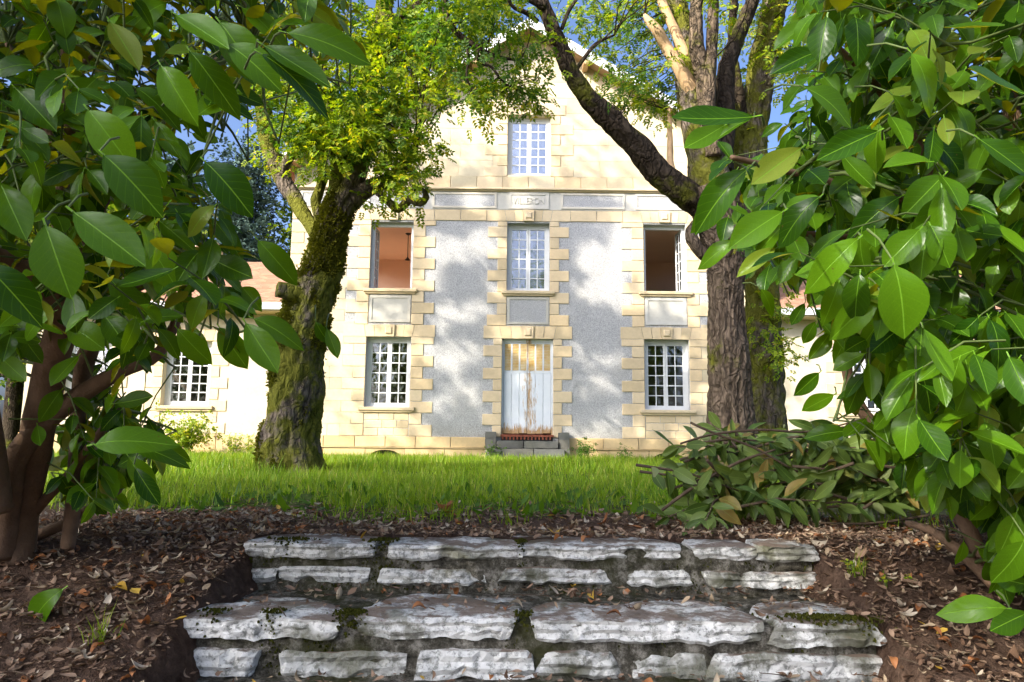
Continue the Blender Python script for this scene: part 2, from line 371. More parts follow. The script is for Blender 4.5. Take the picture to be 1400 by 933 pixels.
# ------------------------------------------------------------------ house
X0, D = 0.41, 18.9
house = empty('house', (X0, D, 0), 'old two storey stone and roughcast house with a steep gable and low tiled wings', 'house')
W, EAVE, APEX, SL = 6.3, 7.93, 11.62, .6
TH = .45
GW, UW = 3.62, 3.62
OPEN = [(-GW-.58, -GW+.58, 1.29, 3.12), (GW-.58, GW+.58, 1.29, 3.12), (-.66, .66, .58, 3.10),
        (-UW-.56, -UW+.56, 4.39, 6.22), (UW-.56, UW+.56, 4.39, 6.22), (-.56, .56, 4.37, 6.22), (-.58, .58, 7.55, 9.24)]
def holed(b, u0, u1, v0, v1, holes, fn, depth):
    us = sorted({u0, u1, *[h[0] for h in holes], *[h[1] for h in holes]}); vs_ = sorted({v0, v1, *[h[2] for h in holes], *[h[3] for h in holes]})
    us = [u for u in us if u0 <= u <= u1]; vs_ = [v for v in vs_ if v0 <= v <= v1]
    inside = lambda u, v: any(h[0] < u < h[1] and h[2] < v < h[3] for h in holes)
    for i in range(len(us)-1):
        for j in range(len(vs_)-1):
            a, c, e, g = us[i], us[i+1], vs_[j], vs_[j+1]
            if inside((a+c)/2, (e+g)/2): continue
            b.poly(fn(a, e, 0), fn(c, e, 0), fn(c, g, 0), fn(a, g, 0))
            if depth: b.poly(fn(a, e, depth), fn(a, g, depth), fn(c, g, depth), fn(c, e, depth))
    if depth:
        for (a, c, e, g) in holes:
            if g <= v0 or e >= v1: continue
            b.poly(fn(a, e, 0), fn(a, g, 0), fn(a, g, depth), fn(a, e, depth)); b.poly(fn(c, e, 0), fn(c, e, depth), fn(c, g, depth), fn(c, g, 0))
            b.poly(fn(a, g, 0), fn(c, g, 0), fn(c, g, depth), fn(a, g, depth)); b.poly(fn(a, e, 0), fn(a, e, depth), fn(c, e, depth), fn(c, e, 0))
front = lambda u, v, d: (u, d, v)
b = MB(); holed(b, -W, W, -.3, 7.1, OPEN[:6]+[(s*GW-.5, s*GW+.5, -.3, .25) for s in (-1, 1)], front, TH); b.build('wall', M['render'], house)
# gable wall of pale stone
b = MB(); zl = lambda x: APEX - SL*abs(x)
holed(b, -1.2, 1.2, 7.1, 9.6, [OPEN[6]], front, TH)
for y in (0, TH):
    b.poly((-1.2, y, 9.6), (1.2, y, 9.6), (1.2, y, zl(1.2)), (0, y, APEX), (-1.2, y, zl(1.2)))
    b.poly((-W, y, 7.1), (-1.2, y, 7.1), (-1.2, y, zl(1.2)), (-W, y, zl(W))); b.poly((1.2, y, 7.1), (W, y, 7.1), (W, y, zl(W)), (1.2, y, zl(1.2)))
b.build('gable_wall', M['smooth_stone'], house)
# side walls with unseen openings added to light the rooms, rear wall
HD = 9.2
SIDE_R = (3.3, 5.1, 3.95, 6.4)
SIDE = [(.9, 4.9, 3.95, 6.4), (1.6, 3.2, 1.2, 3.2), (6, 7.2, 4.4, 6.2)]
for s in (-1, 1):
    b = MB(); holed(b, TH, HD, -.3, EAVE-.05, SIDE if s < 0 else [SIDE_R]+SIDE[2:], lambda u, v, d, s=s: (s*(W-d), u, v), .4); b.build('side_wall', M['cream'], house)
b = MB(); b.box(-W, W, HD, HD+.4, -.3, EAVE-.05); b.poly((-W, HD+.2, EAVE-.05), (W, HD+.2, EAVE-.05), (0, HD+.2, APEX)); b.build('rear_wall', M['cream'], house)
# rooms behind the windows
def room(x0, x1, z0, z1, mat, side=0, name='room_lining', yb=5.3):
    b = MB(); y0 = TH+.01
    b.poly((x0, yb, z0), (x1, yb, z0), (x1, yb, z1), (x0, yb, z1)); b.poly((x0, y0, z1), (x0, yb, z1), (x1, yb, z1), (x1, y0, z1))
    for s, x in ((-1, x0), (1, x1)):
        h = [SIDE[0] if s < 0 else SIDE_R] if (side == s and z0 > 3) else ([SIDE[1]] if (side == s and s < 0) else [])
        holed(b, y0, yb, z0, z1, h, lambda u, v, d, x=x: (x, u, v), 0)
    b.build(name, mat, house)
    f = MB(); f.poly((x0, y0, z0), (x1, y0, z0), (x1, yb, z0), (x0, yb, z0)); f.build('room_floor', M['floor'], house)
room(-5.88, -1.5, 3.8, 6.5, M['terra'], -1); room(1.5, 5.88, 3.8, 6.5, M['terra_brightened'], 1); room(-1.4, 1.4, 3.8, 6.5, M['brownroom'])
room(-5.88, -1.5, .6, 3.55, M['brownroom'], -1); room(1.5, 5.88, .6, 3.55, M['brownroom']); room(-1.4, 1.4, .6, 3.55, M['brownroom'])
room(-2.5, 2.5, 7.0, 9.8, M['brownroom'], yb=4)

# stones: shared meshes by size, every stone an object
_st = {}
def stone_piece(name, x0, x1, z0, z1, mat, proud=.022, deep=.05, gap=.006, parent=house, yf=0.0, cham=.009):
    wx, hz = round(x1-x0-2*gap, 3), round(z1-z0-2*gap, 3); key = (wx, hz, mat.name, proud, deep)
    if key not in _st:
        b = MB(); b.cbox(-wx/2, wx/2, -proud, deep, -hz/2, hz/2, cham); me = b.mesh(name); me.materials.append(mat); _st[key] = me
    return link(name, _st[key], None, parent, ((x0+x1)/2, yf+random.uniform(-.003, .003), (z0+z1)/2))
QH = .297
def quoins(edge, s, z0, z1, nar, wid, start=0, parent=house, yf=0.0, mat=None, skip=()):
    z = z0; k = start
    while z < z1-.1:
        h = min(QH, z1-z)
        if not any(a < z+h/2 < c for a, c in skip):
            wd = wid if k % 2 == 0 else nar
            a, c = (edge, edge+wd) if s > 0 else (edge-wd, edge)
            stone_piece('quoin_stone', a, c, z, z+h, mat or M['quoin'], parent=parent, yf=yf, deep=.05 if yf == 0 else .05)
        z += h; k += 1
def flat_arch(cx, hw, z0, z1, ext, n=2, key=True, parent=house, yf=0.0):
    # voussoirs with slightly fanned joints, keystone in the middle
    xs = [-hw-ext, -hw-.05] + [-.15-(hw-.1)*(1-k/n)*.98+.0 for k in range(1, n)] + [-.15, .15] + [.15+(hw-.1)*(k/n)*.98 for k in range(1, n)] + [hw+.05, hw+ext]
    for i in range(len(xs)-1):
        a, c = xs[i]+.005, xs[i+1]-.005; isk = abs((a+c)/2) < .02
        sl = lambda x: 0 if (abs(x) > hw+ext-.02) else x*.16
        pr = .07 if isk else .024
        b = MB(); zt = z1-.006; zb = z0+.004 if not isk else z0-.0
        n_ = len(b.v); A = [(a-sl(a)*.3, zb), (c-sl(c)*.3, zb), (c+sl(c)*.3, zt), (a+sl(a)*.3, zt)]
        for y in (-pr, .05): b.v += [(x, y, z) for x, z in A]
        b.f += [(0, 1, 2, 3), (7, 6, 5, 4)] + [(i_, 4+i_, 4+(i_+1) % 4, (i_+1) % 4) for i_ in range(4)]
        o = b.build('keystone' if isk else 'lintel_stone', M['quoin'], parent, (cx, yf, 0))
        if isk:
            MB().cbox(-.085, .085, -pr-.03, -pr, z0+.07, z1-.08, .02).build('key_boss', M['quoin'], o, (0, 0, 0))
def sill(cx, hw, z, parent=house, yf=0.0, mat=None):
    b = MB(); b.cbox(-hw-.14, hw+.14, -.10, .20, z-.09, z-.003, .012); b.cbox(-hw-.10, hw+.10, -.06, -.0, z-.14, z-.09, .008); b.build('window_sill', mat or M['quoin'], parent, (cx, yf, 0))
def panel(x0, x1, z0, z1, fw=.075, parent=house, mat=None, yf=-.0):
    b = MB()
    for q in ((x0, x1, z0, z0+fw), (x0, x1, z1-fw, z1), (x0, x0+fw, z0+fw, z1-fw), (x1-fw, x1, z0+fw, z1-fw)): b.box(q[0], q[1], yf-.028, .04, q[2], q[3])
    fo = b.build('panel_frame', M['white_stone'], parent)
    MB().box(x0+fw, x1-fw, yf-.012, .04, z0+fw, z1-fw).build('panel_field', mat or M['render'], parent)
    return fo
_pane = {}
def sash_mesh(w_, h, rows, st=.052, mu=.025):
    b = MB(); b.box(0, st, 0, .045, 0, h); b.box(w_-st, w_, 0, .045, 0, h); b.box(st, w_-st, .001, .044, h-st, h); b.box(st, w_-st, .001, .044, 0, st*1.3)
    iw = w_-2*st; z0 = st*1.3; ih = h-st-z0
    b.box(st+iw/2-mu/2, st+iw/2+mu/2, .004, .036, z0, h-st)
    for r in range(1, rows):
        z = z0+ih*r/rows
        for k in range(2):
            a = st+k*(iw/2+mu/2); b.box(a, a+iw/2-mu/2, .006, .034, z-mu/2, z+mu/2)
    return b, (st, z0, iw/2-mu/2, ih/rows-mu, iw/2+mu/2, ih/rows, mu)
def window(cx, hw, z0, z1, opened=False, rows=6, glass=None, parent=house, yf=0.0, casing=.075):
    wy = .17
    b = MB(); b.box(-hw, -hw+casing, 0, .09, 0, z1-z0); b.box(hw-casing, hw, 0, .09, 0, z1-z0); b.box(-hw+casing, hw-casing, .001, .089, z1-z0-casing*1.2, z1-z0); b.box(-hw+casing, hw-casing, .001, .095, 0, casing*.6)
    win = b.build('window', M['paint'], parent, (cx, yf+wy, z0))
    w_ = hw-casing; h = z1-z0-casing*1.2-casing*.6-.004
    for s in (-1, 1):
        sb, (st, pz0, pw, ph, dx, dz, mu) = sash_mesh(w_-.004, h, rows)
        sash = sb.build('sash', M['paint'], win, (s*w_ if s > 0 else -w_, .02, casing*.6+.002))
        # hinge at the jamb; left sash grows to +x, right sash is turned about its own jamb
        if s > 0: sash.scale = (-1, 1, 1)
        ang = 0.0
        if opened: ang = R(87 if s < 0 else 83)
        sash.rotation_euler = (0, 0, ang if s < 0 else -ang)
        key = (round(pw, 3), round(ph, 3))
        if key not in _pane:
            pb = MB(); pb.box(0, pw, .016, .021, 0, ph); me = pb.mesh('pane'); _pane[key] = me
        for r_ in range(rows):
            for k in range(2):
                me = _pane[key]
                if glass:
                    kk = key+(glass.name,)
                    if kk not in _pane: _pane[kk] = me.copy()
                    me = _pane[kk]
                lx = st+k*dx; lz = pz0+(mu/2 if r_ else 0)+r_*dz
                p = Vector((lx, .0, lz))
                if s > 0: p.x = -lx-pw
                rotz = ang if s < 0 else -ang
                p = Matrix.Rotation(rotz, 3, 'Z') @ p
                link('pane', me, glass or M['glass'], win, Vector((s*w_, .02, casing*.6+.002))+p, (random.uniform(-.006, .006), 0, rotz+random.uniform(-.006, .006)))
    return win

for s in (-1, 1):
    window(s*GW, .58, 1.29, 3.12); window(s*UW, .56, 4.39, 6.22, opened=True)
    for side in (-1, 1):
        inner = (side != s)
        e0 = s*GW+side*.58; e1 = s*UW+side*.56
        quoins(e0, side, .55, 3.12, .33, .60, 0, skip=())
        quoins(e1, side, 3.44, 6.26, .33, .60, 1, skip=())
    flat_arch(s*GW, .58, 3.12, 3.44, .62)
    sill(s*GW, .58, 1.29); sill(s*UW, .56, 4.39)
    # little ashlars below the ground floor windows
    for r_ in range(3):
        z = .55+.2*r_; cuts = [-.575, -.2+.1*(r_ % 2), .2+.07*(r_ % 2), .575]
        for k in range(3): stone_piece('ashlar', s*GW+cuts[k], s*GW+cuts[k+1], z, z+.2, M['quoin'], proud=.012)
    panel(s*UW-.54, s*UW+.54, 3.50, 4.22, mat=M['white_stone'])
    # corner quoins of the main block
    quoins(s*W, -s, .55, 6.26, .35, .62, 0)
sill(0, .56, 4.37); panel(-.54, .54, 3.48, 4.2, .06)
window(0, .56, 4.37, 6.22, glass=M['glass_mid']); window(0, .58, 7.55, 9.24, glass=M['glass_sky'])
for side in (-1, 1):
    quoins(side*.66, side, .55, 3.10, .24, .50, 1); quoins(side*.56, side, 3.44, 6.26, .26, .52, 0); quoins(side*.58, side, 7.5, 9.24, .27, .62, 0)
flat_arch(0, .66, 3.10, 3.44, .5)
stone_piece('attic_lintel', -1.0, 1.0, 9.245, 9.56, M['quoin'])
# string course above the first floor windows: flat arches over the windows, blocks between
for cx in (-UW, 0, UW): flat_arch(cx, .56, 6.26, 6.57, .55)
for a, c in ((-W, -UW-1.11), (-UW+1.11, -1.11), (1.11, UW-1.11), (UW+1.11, W)):
    n = max(1, round((c-a)/.7))
    for k in range(n): stone_piece('course_block', a+(c-a)*k/n, a+(c-a)*(k+1)/n, 6.26, 6.57, M['quoin'], proud=.025)
# frieze with panels, inscription, cornice and the block course above it
MB().box(-W, W, -.018, .05, 6.575, 7.07).build('frieze', M['white_stone'], house)
for s in (-1, 1):
    for a, c in ((.86, 2.57), (2.85, 4.3), (4.5, 6.1)):
        panel(min(s*a, s*c), max(s*a, s*c), 6.61, 7.04, .055, yf=-.012)
ins = panel(-.54, .54, 6.60, 7.06, .075, mat=M['white_stone'], yf=-.012)
cu = bpy.data.curves.new('inscription', 'FONT'); cu.body = 'VILLERON'; cu.size = .25; cu.align_x = 'CENTER'; cu.extrude = .014; cu.space_character = 1.02
tmp = bpy.data.objects.new('tmp', cu); C.objects.link(tmp); bpy.context.view_layer.update()
me = bpy.data.meshes.new_from_object(tmp); bpy.data.objects.remove(tmp); me.materials.clear()
link('inscription', me, M['white_stone'], house, (0, -.030, 6.735), (math.pi/2, 0, 0)).scale = (.74, 1.05, 1)
b = MB(); b.cbox(-W-.02, W+.02, -.12, .05, 7.105, 7.16, .01); b.cbox(-W, W, -.07, .05, 7.07, 7.105, .01); b.build('cornice', M['quoin'], house)
n = 18
for k in range(n):
    a = -W+2*W*k/n; stone_piece('course_block', a, a+2*W/n, 7.16, 7.5, M['quoin'] if k % 3 else M['smooth_stone'], proud=.028)
# gable ashlar: a few big pale blocks with thin joints
random.seed(3)
for row in range(9):
    z = 7.5+row*.45; lim = (APEX-(z+.45))/SL-.15
    if lim < .3: break
    x = .98 if z < 9.2 else .02
    if 9.2 <= z < 9.6: x = 1.02
    while x < lim-.2:
        wd = min(random.uniform(.8, 1.3), lim-x)
        for s in (-1, 1): stone_piece('gable_block', min(s*x, s*(x+wd)), max(s*x, s*(x+wd)), z, z+.45, M['smooth_stone'], proud=.010, gap=.002, cham=.003)
        x += wd
# ashlar facing of the outer bays
random.seed(8)
for s in (-1, 1):
    for row in range(19):
        z = .55+QH*row
        if z+QH > 6.26: break
        x0_ = GW+.58+(.60 if row % 2 == 0 else .33); x1_ = W-(.62 if row % 2 == 0 else .35)
        cuts = [x0_, (x0_+x1_)/2+random.uniform(-.2, .2), x1_]
        for k in range(2): stone_piece('facing_block', min(s*cuts[k], s*cuts[k+1]), max(s*cuts[k], s*cuts[k+1]), z, z+QH, M['smooth_stone'], proud=.010, gap=.002, cham=.003)
# plinth
VH = .5
for s in (-1, 1):
    xs = [1.05, 1.95, 2.85, 3.62, 4.4, 5.2, 6.32]
    for i in range(6):
        a, c = xs[i], xs[i+1]; stone_piece('plinth_block', min(s*a, s*c), max(s*a, s*c), .272, .55, M['plinth'], proud=.05)
    for a, c in ((1.05, 2.1), (2.1, GW-VH), (GW+VH, 5.2), (5.2, 6.33)): stone_piece('plinth_block', min(s*a, s*c), max(s*a, s*c), -.25, .25, M['plinth'], proud=.04)
    MB().cbox(min(s*1.05, s*6.34), max(s*1.05, s*6.34), -.075, .05, .25, .272, .006).build('plinth_ledge', M['red_oxide'] if False else M['plinth'], house)
    # arched cellar vent
    b = MB(); N = 10
    for k in range(N):
        a0, a1 = math.pi*k/N, math.pi*(k+1)/N; P_ = lambda a, r, z=.0: (VH*r*math.cos(a), -.035, z+.24*r*math.sin(a))
        q = [P_(a0, 1.0), P_(a0, .84), P_(a1, .84), P_(a1, 1.0)]; b.poly(*q); b.poly(*[(x, .15, z) for x, y, z in (q[1], q[1], q[2], q[2])][:0] or [q[1], (q[1][0], .15, q[1][2]), (q[2][0], .15, q[2][2]), q[2]])
        top = lambda a: (VH*math.cos(a), -.0355, .249)
        b.poly(P_(a0, 1.0), P_(a1, 1.0), top(a1), top(a0))
    vt = b.build('cellar_vent', M['plinth'], house, (s*GW, 0, -.0))
    g = MB(); g.box(-VH, VH, .12, .14, -.2, .25); g.build('vent_grating', M['iron'], vt)
# door: shutters, threshold, stone steps
z0, z1 = .62, 3.07
b = MB(); b.box(-.66, -.62, .10, .2, z0, z1); b.box(.62, .66, .10, .2, z0, z1); b.box(-.62, .62, .101, .199, 3.02, z1+.03); b.build('door_frame', M['shutter'], house)
for s in (-1, 1):
    hb = MB(); a, c = (-.615, -.004) if s < 0 else (.004, .615); pw = (c-a)/3
    for k in range(3):
        u0 = a+k*pw; hb.box(u0, u0+.02, .12, .155, 2.27, 2.98); hb.box(u0+pw-.02, u0+pw-.002, .12, .155, 2.27, 2.98)
    hb.box(a, c, .121, .154, 2.98, 3.015); hb.box(a, c, .121, .154, 2.22, 2.27); hb.box(a, c, .16, .17, .66, 3.0)
    sh = hb.build('shutter', M['shutter'], house)
    lb = MB()
    for k in range(3):
        u0 = a+k*pw
        for j in range(17):
            z = 2.285+j*.041; n_ = len(lb.v)
            lb.v += [(u0+.021, .122, z), (u0+pw-.021, .122, z), (u0+pw-.021, .150, z+.03), (u0+.021, .150, z+.03), (u0+.021, .122, z+.010), (u0+pw-.021, .122, z+.010), (u0+pw-.021, .150, z+.04), (u0+.021, .150, z+.04)]
            lb.f += [tuple(n_+i for i in q) for q in ((0, 1, 2, 3), (4, 7, 6, 5), (0, 4, 5, 1), (2, 6, 7, 3))]
        pb = MB(); pb.cbox(u0+.004, u0+pw-.004, .125+random.uniform(-.004, .004), .16, .64+random.uniform(0, .02), 2.218, .006); pb.build('plank', M['shutter'], sh)
    tag(lb.build('louvre', M['louvre'], sh), kind='stuff')
b = MB(); b.box(-.68, .68, -.08, .2, .565, .62)
for k in range(14): b.box(-.64+k*.093, -.60+k*.093, -.072, .0, .49, .565)
b.build('threshold', M['red_oxide'], house); MB().box(-.66, .66, -.02, .2, .45, .564).build('threshold_void', M['iron'], house)
random.seed(11)
def rough_box(name, x0, x1, y0, y1, z0, z1, mat, parent, amp=.02, n=5, loc=None):
    bm = bmesh.new(); bmesh.ops.create_cube(bm, size=1.0); bmesh.ops.subdivide_edges(bm, edges=bm.edges[:], cuts=3, use_grid_fill=True)
    cx, cy, cz = (x0+x1)/2, (y0+y1)/2, (z0+z1)/2; sd_ = random.uniform(0, 50)
    for v in bm.verts:
        p = Vector((v.co.x*(x1-x0), v.co.y*(y1-y0), v.co.z*(z1-z0))); 
        nn = noise.noise_vector(p*4+Vector((sd_, 0, 0)))
        cr = sum(1 for q in v.co if abs(abs(q)-.5) < .01)
        p *= 1-(.02*max(0, cr-1)); v.co = p + nn*amp
    me = bpy.data.meshes.new(name); bm.to_mesh(me); bm.free()
    return link(name, me, mat, parent, (cx, cy, cz))
for k, (y0, y1, za, zb, xw) in enumerate(((-.42, -.09, .28, .46, .78), (-.80, -.42, -.1, .26, .92))):
    xs = [-xw, -.1+.25*k, xw]
    for i in range(2): rough_box('doorstep_stone', xs[i]+.005, xs[i+1]-.005, y0, y1, za, zb, M['old_stone'], house)
    if k == 0: rough_box('doorstep_stone', -.78, .78, -.42, -.09, -.1, .27, M['old_stone'], house)
for s in (-1, 1):
    for za, zb, yy in ((-.1, .25, -.5), (.25, .50, -.35), (.5, .68, -.25)): rough_box('doorstep_stone', min(s*.79, s*1.06), max(s*.79, s*1.06), yy, -.055, za, zb, M['old_stone'], house)

# main roof
def slab(b, p0, p1, p2, p3, t):
    n = len(b.v); b.v += [tuple(p) for p in (p0, p1, p2, p3)] + [(p[0], p[1], p[2]+t) for p in (p0, p1, p2, p3)]
    b.f += [tuple(n+i for i in q) for q in ((0, 3, 2, 1), (4, 5, 6, 7), (0, 1, 5, 4), (1, 2, 6, 5), (2, 3, 7, 6), (3, 0, 4, 7))]
OV, EO = .5, .45
roof = empty('roof'); roof.parent = house
for s in (-1, 1):
    xe = s*(W+EO); ze = APEX-SL*(W+EO)
    b = MB(); slab(b, (0, -OV, APEX+.02), (xe, -OV, ze+.02), (xe, HD+.8, ze+.02), (0, HD+.8, APEX+.02), .14); b.build('roof_slope', M['tile'], roof)
    b = MB(); slab(b, (0, -OV-.035, APEX-.10), (xe, -OV-.035, ze-.10), (xe, -OV-.001, ze-.10), (0, -OV-.001, APEX-.10), .27); b.build('bargeboard', M['paint'], roof)
    b = MB(); slab(b, (0, -OV, APEX-.02), (xe, -OV, ze-.02), (xe, -.002, ze-.02), (0, -.002, APEX-.02), .035); b.build('soffit', M['soffit'], roof)
    for xr in (1.5, 3.1, 4.7, 6.2):
        z = APEX-SL*xr; MB().box(s*xr-.07, s*xr+.07, -OV+.02, -.003, z-.21, z-.04).build('purlin', M['bark_pale'], roof)
    MB().tube([(xe+s*.05, -OV, ze+.05), (xe+s*.05, HD+.8, ze+.05)], .07, 8).build('gutter', M['paint'], roof)
MB().box(2.0, 2.9, 5, 5.8, 10.0, 12.6).build('chimney', M['cream'], roof)

# wings
def wing(s):
    wg = empty('wing'); wg.parent = house
    YF = .3; xa, xb = W+.001, 13.2
    wins = [8.96, 11.6]
    def fx(x): return s*x
    b = MB(); holed(b, -xb if s < 0 else xa, -xa if s < 0 else xb, -.3, 3.8, [(s*c-.62, s*c+.62, 1.28, 3.0) for c in wins], lambda u, v, d: (u, YF+d, v), .4)
    b.build('wing_wall', M['cream'], house)
    b = MB(); b.box(min(fx(xa+.1), fx(xb)), max(fx(xa+.1), fx(xb)), YF+3.5, YF+3.6, .3, 3.8); b.box(min(fx(xb-.4), fx(xb)), max(fx(xb-.4), fx(xb)), YF+.401, YF+3.5, -.3, 3.8); b.build('wing_room_wall', M['brownroom'], house)
    for c in wins:
        window(s*c, .62, 1.28, 3.0, parent=house, yf=YF, casing=.1); sill(s*c, .62, 1.28, yf=YF, mat=M['quoin'])
        for side in (-1, 1): quoins(s*c+side*.62, side, .55, 3.0, .25, .48, 0, yf=YF)
        flat_arch(s*c, .62, 3.0, 3.32, .48, yf=YF)
    for k in range(8):
        a, c = xa+.05+k*.86, xa+.05+(k+1)*.86; stone_piece('plinth_block', min(fx(a), fx(c)), max(fx(a), fx(c)), -.25, .55, M['plinth'], yf=YF, proud=.03)
    # tiled roof: eave towards the viewer
    z0_, z1_, y0_, y1_ = 3.93, 6.0, YF-.45, YF+3.6
    rw = empty('wing_roof'); rw.parent = house
    b = MB(); x0_, x1_ = min(fx(xa), fx(xb+.3)), max(fx(xa), fx(xb+.3)); slab(b, (x0_, y0_, z0_-.04), (x1_, y0_, z0_-.04), (x1_, y1_, z1_-.04), (x0_, y1_, z1_-.04), .04)
    slab(b, (x0_, y1_, z1_-.04), (x1_, y1_, z1_-.04), (x1_, y1_+3.6, z0_), (x0_, y1_+3.6, z0_), .05); b.build('roof_deck', M['tile'], rw)
    b = MB(); nc, tw = 34, .2; nx = int((x1_-x0_)/tw)
    for r_ in range(nc):
        for k in range(nx):
            u0, u1 = r_/nc, (r_+1.25)/nc; xx = x0_+k*tw+(tw/2 if r_ % 2 else 0); j = random.uniform(-.006, .008)
            if xx+tw > x1_+.01: continue
            ya, yb_ = y0_-.05+(y1_-y0_)*u0, y0_-.05+(y1_-y0_)*u1; za, zb = z0_+(z1_-z0_)*u0+.035+j, z0_+(z1_-z0_)*u1+.012
            n_ = len(b.v); b.v += [(xx+.004, ya, za), (xx+tw-.004, ya, za), (xx+tw-.004, yb_, zb), (xx+.004, yb_, zb), (xx+.004, ya, za-.025), (xx+tw-.004, ya, za-.025)]
            b.f += [(n_, n_+1, n_+2, n_+3), (n_+4, n_+5, n_+1, n_)]
    tag(b.build('roof_tile', M['tile'], rw), kind='stuff')
    MB().box(x0_, x1_, y0_-.12, y0_-.06, z0_-.16, z0_+.02).build('gutter', M['paint'], rw)
    MB().box(x0_, x1_, y0_-.055, YF, z0_-.2, z0_-.06).build('eave_soffit', M['quoin'], rw)
    b = MB(); b.box(-.4, .4, -.3, .3, 0, .8); b.box(-.47, .47, -.37, .37, .8, .92); b.build('chimney', M['cream'], rw, (s*10.0, y1_-.5, z1_-.5))
wing(-1); wing(1)
# pendant lamp seen through the open upper left window
pp = at(558, 331, 21.0); pl = empty('pendant_lamp', (pp.x, pp.y, 6.5), 'dark pendant lamp hanging in the terracotta room behind the open left window', 'lamp')
MB().tube([(0, 0, -.001), (0, 0, -.72)], .012, 6).build('cord', M['iron'], pl); MB().tube([(0, 0, 0), (0, 0, -.04)], [.09, .05], 10).build('ceiling_rose', M['iron'], pl)
MB().tube([(0, 0, -.72), (0, 0, -.77), (0, 0, -.80)], [.02, .05, .09], 12, cap=False).build('lamp_shade', M['iron'], pl)
# ------------------------------------------------------------------ ground and stone stairs
RISE, EDGE = .19, [3.31, 2.76, 2.22, 1.68]
STX = 0.10                                              # centre line of the stairs
def stair_z(y):
    for k, e in enumerate(EDGE):
        if y >= e: return -RISE*k
    return -RISE*len(EDGE)
def ground_z(x, y):
    s = max(0.0, 3.45-y); z = -.352*s
    if s > 3.6: z = -1.27
    d = abs(x-STX)-1.3
    if -.05 < d < .45 and y < 3.4: z += .05*(1-abs(d-.1)/.35 if d > .1 else 1)*min(1, s*2)
    side = min(1, max(0, d/.5)); z += side*min(.05, s*.2)
    if d > .8 and y < 3.6: z += min(.22, (d-.8)*.10)*min(1, s)
    if -6 < x < 6 and -2 < y < 7:
        z += .030*noise.noise(Vector((x*1.7, y*1.7, 0)))+.016*noise.noise(Vector((x*6, y*6, 3)))+.010*noise.noise(Vector((x*15, y*15, 7)))
    if abs(x-STX) < 1.255 and y < 3.6: z -= .22*min(1, (3.6-y)/.15)*min(1, (1.255-abs(x-STX))/.06)
    return z
def hit(u, v):                                           # where the line of sight meets the ground
    r = ray(u, v); t = .5
    while t < 60:
        p = Vector((0, 0, CAM_Z))+r*t
        if p.z < ground_z(p.x, p.y): return Vector((p.x, p.y, ground_z(p.x, p.y)))
        t += .01
    return p
gx = sorted(set([round(-3.6+.06*i, 3) for i in range(121)]+[s*v for s in (-1, 1) for v in (4, 4.5, 5, 6, 7, 8, 10, 13, 17, 22, 30, 45, 70, 120, 220, 500, 1200)]))
gy = sorted(set([round(.6+.06*i, 3) for i in range(82)]+[-1200, -500, -200, -80, -30, -12, -6, -3, -1.5, -.8, -.3, 0, .3, 6, 6.5, 7, 8, 10, 12, 14, 16, 18, 20, 25, 35, 60, 120, 250, 600, 1500]))
b = MB(); b.v = [(x, y, ground_z(x, y)) for y in gy for x in gx]; nx = len(gx)
b.f = [(j*nx+i, j*nx+i+1, (j+1)*nx+i+1, (j+1)*nx+i) for j in range(len(gy)-1) for i in range(nx-1)]
tag(b.build('ground', M['ground'], smooth=True), kind='structure')

steps = empty('stone_stairway', (STX, 3.31, 0), 'weathered white limestone garden steps with mossy joints leading up to the lawn', 'steps')
SB = Vector((STX, 3.31, 0))
def core():
    prof = [(4.15, -.07), (3.9, -.022), (EDGE[0]+.024, -.022)]
    for k, e in enumerate(EDGE):
        prof.append((e+.024, -RISE*(k+1)-.02)); nxt = EDGE[k+1]+.024 if k+1 < len(EDGE) else e-.6
        prof.append((nxt, -RISE*(k+1)-.02))
    pts = []
    for (y0, z0), (y1, z1) in zip(prof, prof[1:]):
        n = max(1, int(math.hypot(y1-y0, z1-z0)/.025))
        for i in range(n): pts.append((y0+(y1-y0)*i/n, z0+(z1-z0)*i/n))
    pts.append(prof[-1]); b = MB(); NX = 90
    for y, z in pts:
        for i in range(NX+1):
            x = STX-1.23+2.46*i/NX; n3 = noise.noise_vector(Vector((x*9, y*9, z*9)))*.008+noise.noise_vector(Vector((x*28, y*28, z*28)))*.006
            b.v.append((x+n3.x-SB.x, y+n3.y-SB.y, z+n3.z))
    for j in range(len(pts)-1):
        for i in range(NX):
            a = j*(NX+1)+i; b.f.append((a, a+1, a+NX+2, a+NX+1))
    b.build('mortar_bed', M['mortar'], steps, smooth=True)
    for s in (-1, 1):
        e = MB(); x = s*1.22
        for (y0, z0), (y1, z1) in zip(prof, prof[1:]):
            if abs(y1-y0) > .01: e.box(x-.015, x+.015, min(y0, y1)-SB.y, max(y0, y1)-SB.y, -1.6, z0-.012)
        e.build('stair_side', M['mortar'], steps)
core()
random.seed(21)
